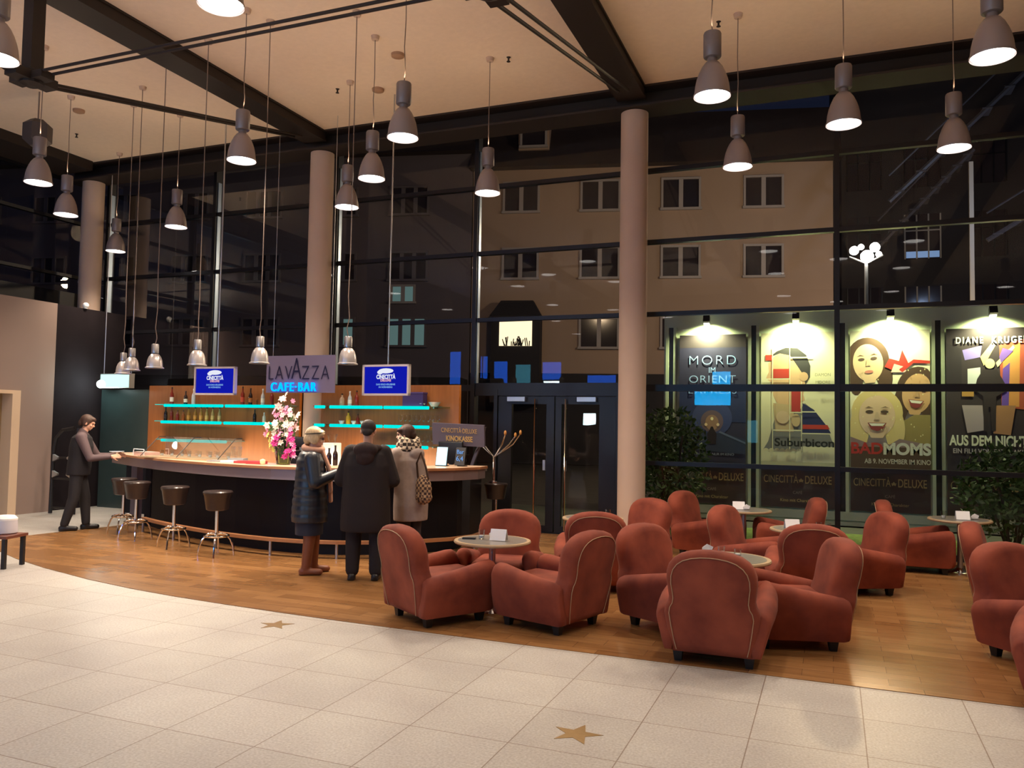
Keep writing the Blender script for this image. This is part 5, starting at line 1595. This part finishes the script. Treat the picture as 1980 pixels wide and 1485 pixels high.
class Figure:
    """joints in local space, front = -y; H = standing height"""
    def __init__(s, H, loc, rz, label, skin='skin'):
        s.H = H
        s.t = empty('person', loc, rz, label, 'person')
        s.skin = skin
    def body(s, J, head_turn=0.0, head_tilt=0.0, hand_dirs=None, female=False):
        H = s.H
        b = MB()
        W = 0.92 if female else 1.0
        # torso
        pel, chest, neck = Vector(J['pelvis']), Vector(J['chest']), Vector(J['neck'])
        for c, r in ((pel, (0.165, 0.115, 0.11)), (pel.lerp(chest, 0.35), (0.145 * W, 0.105, 0.12)), (pel.lerp(chest, 0.7), (0.16 * W, 0.115, 0.13)), (chest, (0.175 * W, 0.12, 0.13))):
            b.ball(c, r, 20, 12)
        b.cap(chest + Vector((0, 0, 0.05)), neck, 0.085, 0.052)
        hd = Vector(J['head'])
        b.cap(neck, hd + Vector((0, 0.01, -0.05)), 0.052, 0.048)
        # head: skull, jaw, nose, ears, brow in the head frame
        R_ = Matrix.Rotation(head_turn, 3, 'Z') @ Matrix.Rotation(head_tilt, 3, 'X')
        def hb(p, r, n=16, m=10):
            k = MB(); k.ball((0, 0, 0), r, n, m)
            b.add([hd + R_ @ (Vector(p) + Vector(v)) for v in k.v], k.f)
        hb((0, 0.012, 0.025), (0.074, 0.092, 0.088), 20, 14)
        hb((0, -0.022, -0.035), (0.058, 0.066, 0.070), 18, 12)
        hb((0, -0.058, -0.078), (0.026, 0.022, 0.020))
        hb((0, -0.092, -0.018), (0.012, 0.020, 0.017))
        hb((0, -0.084, 0.004), (0.008, 0.014, 0.026))
        hb((0, -0.080, 0.030), (0.050, 0.016, 0.012))
        hb((0, -0.078, -0.050), (0.024, 0.014, 0.007))
        hb((0, -0.077, -0.059), (0.020, 0.013, 0.007))
        for q in (-1, 1):
            hb((q * 0.077, 0.008, -0.008), (0.010, 0.020, 0.030))
            hb((q * 0.040, -0.062, -0.022), (0.022, 0.020, 0.018))
        s.hd, s.R = hd, R_
        # arms
        for q, k in ((-1, 'r'), (1, 'l')):
            sh, el, wr = (Vector(J[n + k]) for n in ('shoulder', 'elbow', 'wrist'))
            b.cap(chest.lerp(sh, 0.5) + Vector((0, 0, 0.06)), sh, 0.07, 0.056)
            b.cap(sh, el, 0.052, 0.040)
            b.cap(el, wr, 0.041, 0.026)
            d = (Vector(hand_dirs[k]) if hand_dirs and k in hand_dirs else (wr - el)).normalized()
            side = d.cross(Vector((0, -1, 0.2))).normalized()
            if hand_dirs and k + 's' in hand_dirs:
                side = Vector(hand_dirs[k + 's']).normalized()
            pn = d.cross(side).normalized()
            palm = wr + d * 0.045
            for o_ in (-0.026, -0.009, 0.009, 0.026):
                b.cap(wr + side * o_ * 0.6, wr + d * 0.085 + side * o_, 0.014, 0.0115, 8)
            for o_, L in ((-0.029, 0.055), (-0.010, 0.074), (0.010, 0.080), (0.029, 0.070)):
                r0 = wr + d * 0.085 + side * o_
                m_ = r0 + d * L * 0.5 + pn * 0.010
                b.cap(r0, m_, 0.0095, 0.0085, 8)
                b.cap(m_, m_ + d * L * 0.36 + pn * 0.026, 0.0085, 0.007, 8)
            th = wr + d * 0.028 + side * 0.026
            b.cap(th, th + d * 0.032 + side * 0.026 + pn * 0.010, 0.013, 0.0105, 8)
            b.cap(th + d * 0.032 + side * 0.026 + pn * 0.010, th + d * 0.062 + side * 0.034 + pn * 0.022, 0.0105, 0.008, 8)
        for q, k in ((-1, 'r'), (1, 'l')):
            hp, kn, an, toe = (Vector(J[n + k]) for n in ('hip', 'knee', 'ankle', 'toe'))
            b.cap(hp, kn, 0.082, 0.052)
            b.cap(kn, kn.lerp(an, 0.35), 0.050, 0.052)
            b.cap(kn.lerp(an, 0.35), an, 0.052, 0.034)
            b.cap(an + Vector((0, 0.01, -0.03)), toe, 0.034, 0.026)
        o = b.build('body', M[s.skin], s.t, True)
        remesh(o, 0.0065, 2)
        e = MB()
        for q in (-1, 1):
            e.ball(hd + R_ @ Vector((q * 0.029, -0.0795, 0.008)), 0.0085, 10, 6)
        e.build('eyes', M['eye'], s.t, True)
        return o
    def part(s, name, m_, v, fn, sm=3):
        b = MB()
        fn(b)
        o = b.build(name, m_, s.t, True)
        if v:
            remesh(o, v, sm)
        return o
    def hh(s, b, p, r, n=16, m=10):
        k = MB(); k.ball((0, 0, 0), r, n, m)
        b.add([s.hd + s.R @ (Vector(p) + Vector(v)) for v in k.v], k.f)

def standing(H, lean=0.0, spread=0.09):
    h = H
    return {
        'pelvis': (0, 0, 0.535 * h), 'chest': (0, -lean * 0.6, 0.735 * h), 'neck': (0, -lean, 0.845 * h), 'head': (0, -lean - 0.015, 0.935 * h),
        'hipr': (-0.085, 0, 0.52 * h), 'hipl': (0.085, 0, 0.52 * h), 'kneer': (-spread, -0.015, 0.285 * h), 'kneel': (spread, -0.015, 0.285 * h),
        'ankler': (-spread, 0.02, 0.05 * h), 'anklel': (spread, 0.02, 0.05 * h), 'toer': (-spread - 0.02, -0.13, 0.028), 'toel': (spread + 0.02, -0.13, 0.028),
        'shoulderr': (-0.175, -lean * 0.9, 0.80 * h), 'shoulderl': (0.175, -lean * 0.9, 0.80 * h),
        'elbowr': (-0.235, 0.02 - lean, 0.62 * h), 'elbowl': (0.235, 0.02 - lean, 0.62 * h),
        'wristr': (-0.22, -0.10 - lean, 0.49 * h), 'wristl': (0.22, -0.10 - lean, 0.49 * h)}

def shoes(b, J, r=0.042, boot=0.0):
    for k in 'rl':
        an, toe = Vector(J['ankle' + k]), Vector(J['toe' + k])
        heel = Vector((an.x, an.y + 0.035, 0.042))
        b.cap(heel, Vector((toe.x, toe.y, 0.036)), 0.044, 0.036, 14)
        b.cap(heel + Vector((0, -0.05, 0.02)), an, 0.044, 0.046, 14)
        p0 = [Vector((heel.x - 0.04, heel.y + 0.02, 0.0))]
        b.box(an.x - 0.038, an.x + 0.038, an.y - 0.01, an.y + 0.07, 0.002, 0.03)
        if boot:
            kn = Vector(J['knee' + k])
            b.cap(an, an.lerp(kn, boot), 0.050, 0.068, 14)
def trousers(b, J, r0=0.10, r1=0.062, r2=0.052):
    b.ball(J['pelvis'], (0.175, 0.13, 0.12), 20, 12)
    for k in 'rl':
        b.cap(J['hip' + k], J['knee' + k], r0, r1 + 0.01)
        an = Vector(J['ankle' + k])
        b.cap(J['knee' + k], (an.x, an.y, an.z + 0.02), r1 + 0.01, r2)
def sleeve(b, J, k, r0, r1, r2, end=0.96):
    sh, el, wr = (Vector(J[n + k]) for n in ('shoulder', 'elbow', 'wrist'))
    b.cap(sh, el, r0, r1)
    b.cap(el, el.lerp(wr, end), r1, r2)
def skirt(b, levels, n=28):
    """levels: (z, rx, ry, cx, cy)"""
    b.rings([[(cx_ + rx * math.cos(2 * math.pi * j / n), cy_ + ry * math.sin(2 * math.pi * j / n), z) for j in range(n)] for z, rx, ry, cx_, cy_ in levels])

# 1. the waiter at the far left, side-on, facing right, hands forward over the counter end
F = Figure(1.73, (-10.52, 8.90, 0.004), math.radians(132), 'person in dark waistcoat and grey shirt standing at the left bar end', 'skin')
J = standing(1.73, 0.05)
J.update({'wristr': (-0.13, -0.45, 1.10), 'wristl': (0.15, -0.50, 1.11), 'elbowr': (-0.24, -0.18, 1.08), 'elbowl': (0.24, -0.22, 1.09),
          'anklel': (0.09, -0.12, 0.085), 'toel': (0.11, -0.27, 0.028), 'kneel': (0.09, -0.09, 0.49), 'ankler': (-0.09, 0.14, 0.085), 'toer': (-0.10, -0.01, 0.028), 'kneer': (-0.09, 0.03, 0.49), 'head': (0, -0.10, 1.60)})
F.body(J, 0.0, 0.35)
F.part('shirt', mat('grey_brown_shirt', (0.10, 0.065, 0.07), 0.8), 0.011, lambda b: (b.ball(J['chest'], (0.20, 0.145, 0.17), 20, 12), b.cap((0, -0.03, 1.38), (0, -0.045, 1.47), 0.10, 0.065), [(sleeve(b, J, k, 0.078, 0.055, 0.040, 0.90), b.cap(Vector(J['chest']).lerp(Vector(J['shoulder' + k]), 0.4) + Vector((0, 0, 0.06)), J['shoulder' + k], 0.090, 0.075)) for k in 'rl']))
F.part('waistcoat', mat('black_waistcoat', (0.010, 0.008, 0.011), 0.85), 0.012, lambda b: skirt(b, [(0.82, 0.20, 0.16, 0, 0.0), (0.95, 0.205, 0.165, 0, -0.01), (1.10, 0.20, 0.16, 0, -0.02), (1.25, 0.215, 0.165, 0, -0.03), (1.38, 0.20, 0.14, 0, -0.03), (1.43, 0.12, 0.09, 0, -0.035)]))
F.part('trousers', mat('black_trousers', (0.014, 0.012, 0.015), 0.8), 0.012, lambda b: trousers(b, J, 0.10, 0.07, 0.06))
F.part('shoes', M['black'], 0.009, lambda b: shoes(b, J))
hairm = mat('dark_brown_hair', (0.055, 0.022, 0.012), 0.6, noise=0.4, scale=40, stretch=(3, 3, 0.5))
def hair1(b):
    F.hh(b, (0, 0.022, 0.038), (0.086, 0.098, 0.090)); F.hh(b, (0, 0.085, -0.02), (0.05, 0.04, 0.06)); F.hh(b, (0, -0.045, 0.075), (0.06, 0.05, 0.035))
    F.hh(b, (0.062, 0.02, 0.0), (0.025, 0.05, 0.06)); F.hh(b, (-0.062, 0.02, 0.0), (0.025, 0.05, 0.06))
F.part('hair', hairm, 0.008, hair1, 1)
b = MB(); b.lathe([(0.05, 0), (0.10, 0.012), (0.105, 0.018), (0.06, 0.014)], 26)
F_plate = b.build('plate', M['white'], None, True, (-10.17, 9.27, 1.16)); tag(F_plate, 'white plate in the hands of the person at the left bar end', 'plate')

# 2. blonde woman in a dark quilted coat, seen from the side, facing right
F = Figure(1.60, (-5.40, 7.56, 0.004), math.radians(122), 'blonde person in a dark blue quilted coat with a long pink-beige scarf and tan boots', 'skin_pale')
J = standing(1.60, 0.02, 0.075)
J.update({'wristr': (-0.06, -0.30, 1.12), 'wristl': (0.08, -0.30, 1.10), 'elbowr': (-0.25, -0.06, 1.02), 'elbowl': (0.25, -0.06, 1.02),
          'toel': (0.12, -0.20, 0.028), 'anklel': (0.09, -0.05, 0.08), 'kneel': (0.08, -0.05, 0.455)})
F.body(J, 0.15, 0.18, {'r': (0.5, -0.7, 0.3), 'l': (-0.5, -0.7, 0.2)}, True)
coat = mat('navy_quilted_coat', (0.014, 0.020, 0.034), 0.38, noise=0.3, scale=5, spec=0.6)
def coatf(b):
    lv = []
    z = 0.62
    i = 0
    prof = [(0.58, 0.225, 0.19), (0.70, 0.225, 0.19), (0.85, 0.215, 0.18), (1.0, 0.20, 0.165), (1.12, 0.20, 0.16), (1.25, 0.205, 0.15), (1.33, 0.17, 0.12), (1.37, 0.10, 0.09)]
    for (z0, a0, b0), (z1, a1, b1) in zip(prof, prof[1:]):
        n_ = max(1, int((z1 - z0) / 0.03))
        for k in range(n_):
            f = k / n_
            z = z0 + (z1 - z0) * f
            q = 0.010 * abs(math.sin(z * math.pi / 0.085))
            lv.append((z, a0 + (a1 - a0) * f + q, b0 + (b1 - b0) * f + q, 0, 0.0))
    lv.append((1.37, 0.10, 0.09, 0, 0))
    skirt(b, lv)
F.part('coat', coat, 0.010, lambda b: (coatf(b), [(sleeve(b, J, k, 0.082, 0.072, 0.055, 0.92), b.cap(Vector(J['chest']).lerp(Vector(J['shoulder' + k]), 0.4) + Vector((0, 0, 0.05)), J['shoulder' + k], 0.095, 0.082)) for k in 'rl']), 1)
F.part('skirt_hem', mat('navy_skirt', (0.016, 0.02, 0.04), 0.8), 0, lambda b: skirt(b, [(0.44, 0.19, 0.15, 0, 0), (0.62, 0.19, 0.155, 0, 0)]))
F.part('boots', mat('tan_boots', (0.24, 0.075, 0.035), 0.5, noise=0.2, scale=10), 0.009, lambda b: shoes(b, J, boot=0.92))
blond = mat('blonde_hair', (0.72, 0.52, 0.30), 0.5, noise=0.35, scale=30, stretch=(3, 3, 0.6))
def hair2(b):
    F.hh(b, (0, 0.018, 0.045), (0.092, 0.102, 0.090)); F.hh(b, (0, 0.075, -0.015), (0.075, 0.05, 0.07)); F.hh(b, (0, -0.055, 0.075), (0.07, 0.045, 0.035))
    for q in (-1, 1):
        F.hh(b, (q * 0.070, 0.012, -0.005), (0.026, 0.055, 0.065)); F.hh(b, (q * 0.05, -0.05, 0.06), (0.035, 0.04, 0.03))
F.part('hair', blond, 0.008, hair2, 1)
def band_(b):
    F_ = F
    k = MB()
    k.tube([(0.094 * math.cos(a), 0.010 + 0.105 * math.sin(a), 0.058 - 0.03 * math.sin(a)) for a in [2 * math.pi * i / 24 for i in range(25)]], 0.006, 6)
    b.add([F_.hd + F_.R @ Vector(v) for v in k.v], k.f)
F.part('glasses', M['black'], 0, lambda b: [b.add([F.hd + F.R @ (Vector(v)) for v in k.v], k.f) for k in [MB().tube([(q * 0.03 + 0.022 * math.cos(a), -0.092, 0.008 + 0.018 * math.sin(a)) for a in [2 * math.pi * i / 16 for i in range(17)]], 0.002, 5) for q in (-1, 1)] + [MB().tube([(q * 0.052, -0.09, 0.012), (q * 0.078, 0.0, 0.012)], 0.002, 5) for q in (-1, 1)]])
F.part('headband', M['black'], 0, band_)
scarf = mat('rose_beige_scarf', (0.62, 0.34, 0.24), 0.85, noise=0.2, scale=12)
def scarff(b):
    pts = [(0.095 * math.cos(a), 0.095 * math.sin(a) - 0.02, 1.385 + 0.02 * math.sin(a + 1)) for a in [2 * math.pi * i / 20 for i in range(21)]]
    b.tube(pts, 0.038, 10)
    for x0, x1, zz in ((0.04, 0.10, 0.78), (-0.03, 0.02, 0.90)):
        rs = []
        for i in range(9):
            f = i / 8
            z = 1.37 + (zz - 1.37) * f
            x = x0 + (x1 - x0) * f
            y = -0.115 - 0.075 * min(1, f * 2.2) - 0.03 * f
            wd = 0.045 + 0.04 * f
            rs.append([(x - wd, y - 0.012, z), (x, y - 0.028, z), (x + wd, y - 0.008, z), (x + wd, y + 0.02, z), (x, y + 0.012, z), (x - wd, y + 0.02, z)])
        b.rings(rs)
F.part('scarf', scarf, 0.010, scarff, 2)

# 3. man from behind in a long dark parka
F = Figure(1.70, (-4.68, 7.56, 0.004), math.radians(202), 'tall person seen from behind in a long dark brown hooded parka and black boots', 'skin')
J = standing(1.70, 0.03, 0.125)
J.update({'wristr': (-0.16, -0.30, 1.02), 'wristl': (0.20, -0.28, 1.0), 'elbowr': (-0.28, -0.04, 1.06), 'elbowl': (0.28, -0.04, 1.06)})
F.body(J, 0.0, 0.30)
parka = mat('dark_plum_parka', (0.014, 0.007, 0.008), 0.85, noise=0.35, scale=4)
F.part('parka', parka, 0.011, lambda b: (skirt(b, [(0.52, 0.265, 0.20, 0, 0.0), (0.60, 0.27, 0.205, 0, 0), (0.85, 0.265, 0.19, 0, 0), (1.05, 0.25, 0.175, 0, 0), (1.22, 0.255, 0.17, 0, -0.01), (1.34, 0.235, 0.15, 0, -0.02), (1.42, 0.13, 0.11, 0, -0.02)]), [sleeve(b, J, k, 0.088, 0.078, 0.062, 0.95) for k in 'rl']), 3)
def hood(b):
    b.ball((0, 0.11, 1.39), (0.135, 0.075, 0.085)); b.ball((0, 0.13, 1.31), (0.10, 0.06, 0.09))
    b.tube([(0.135 * math.cos(a), 0.11 * math.sin(a), 1.40 + 0.01 * math.sin(3 * a)) for a in [2 * math.pi * i / 20 for i in range(21)]], 0.040, 10)
F.part('hood', mat('plum_hood', (0.030, 0.013, 0.013), 0.9, noise=0.4, scale=18), 0.011, hood, 2)
F.part('trousers', mat('charcoal_trousers', (0.014, 0.010, 0.013), 0.9), 0.012, lambda b: trousers(b, J, 0.105, 0.078, 0.072))
F.part('boots', M['black'], 0.009, lambda b: shoes(b, J, boot=0.32))
def hair3(b):
    F.hh(b, (0, 0.020, 0.036), (0.084, 0.098, 0.088)); F.hh(b, (0, 0.070, -0.025), (0.060, 0.038, 0.05))
F.part('hair', mat('dark_hair', (0.022, 0.012, 0.010), 0.7, noise=0.3, scale=40), 0.008, hair3, 1)

# 4. woman in a light grey coat with a checked scarf and patterned bag, three quarters from behind
F = Figure(1.66, (-4.50, 8.22, 0.004), math.radians(255), 'person in a light grey coat with a chunky checked scarf', 'skin_pale')
J = standing(1.66, 0.07, 0.09)
J.update({'wristr': (-0.10, -0.36, 1.10), 'elbowr': (-0.25, -0.12, 1.05), 'wristl': (0.12, -0.34, 1.08), 'elbowl': (0.26, -0.10, 1.03), 'head': (0, -0.10, 1.545)})
F.body(J, 0.55, 0.10, None, True)
F.part('coat', mat('light_grey_coat', (0.36, 0.285, 0.26), 0.9, noise=0.15, scale=20, bump=0.1), 0.010, lambda b: (skirt(b, [(0.58, 0.215, 0.175, 0, 0.01), (0.75, 0.22, 0.18, 0, 0.01), (0.95, 0.21, 0.165, 0, 0.0), (1.12, 0.20, 0.155, 0, -0.01), (1.26, 0.205, 0.15, 0, -0.02), (1.35, 0.18, 0.125, 0, -0.04), (1.41, 0.10, 0.09, 0, -0.055)]), b.ball((0, 0.085, 1.33), (0.11, 0.05, 0.075)), [sleeve(b, J, k, 0.080, 0.068, 0.050, 0.93) for k in 'rl']), 3)
F.part('trousers', mat('dark_grey_trousers', (0.03, 0.022, 0.028), 0.85), 0.012, lambda b: trousers(b, J, 0.10, 0.07, 0.06))
F.part('shoes', M['black'], 0.009, lambda b: shoes(b, J, boot=0.3))
def hair4(b):
    F.hh(b, (0, 0.022, 0.038), (0.086, 0.098, 0.090)); F.hh(b, (0, 0.085, 0.0), (0.055, 0.045, 0.055)); F.hh(b, (0.045, -0.045, 0.06), (0.04, 0.045, 0.03))
    F.hh(b, (0.066, 0.02, 0.005), (0.022, 0.05, 0.05)); F.hh(b, (-0.066, 0.02, 0.005), (0.022, 0.05, 0.05))
F.part('hair', hairm, 0.008, hair4, 1)
def scarf4(b):
    for i, (r, zz) in enumerate(((0.125, 1.375), (0.115, 1.43), (0.10, 1.475))):
        b.tube([(r * math.cos(a), r * 0.88 * math.sin(a) - 0.045, zz + 0.018 * math.sin(2 * a + i)) for a in [2 * math.pi * k / 24 for k in range(25)]], 0.042, 10)
F.part('scarf', plaid_mat('checked_scarf', (0.62, 0.50, 0.36), (0.05, 0.035, 0.03), 26), 0.010, scarf4, 1)
bagt = empty('shoulder_bag', (0, 0, 0), 0, 'brown patterned shoulder bag hanging at the back of the grey coated person', 'bag')
bagt.location = (-4.29, 8.13, 0.80)
bagt.rotation_euler = (0, 0, math.radians(75))
b = MB(); b.ball((0, 0, 0.14), (0.06, 0.12, 0.17), 22, 14); b.ball((0, 0, 0.06), (0.065, 0.13, 0.08), 22, 14)
o = b.build('bag_body', plaid_mat('patterned_bag', (0.45, 0.28, 0.15), (0.06, 0.03, 0.025), 34), bagt, True); remesh(o, 0.009, 2)
b = MB(); b.tube([(0, -0.08, 0.26), (-0.03, -0.06, 0.40), (-0.07, -0.02, 0.56), (-0.05, 0.06, 0.44), (0, 0.08, 0.26)], 0.012, 6); b.build('strap', mat('brown_strap', (0.07, 0.035, 0.02), 0.6), bagt, True)
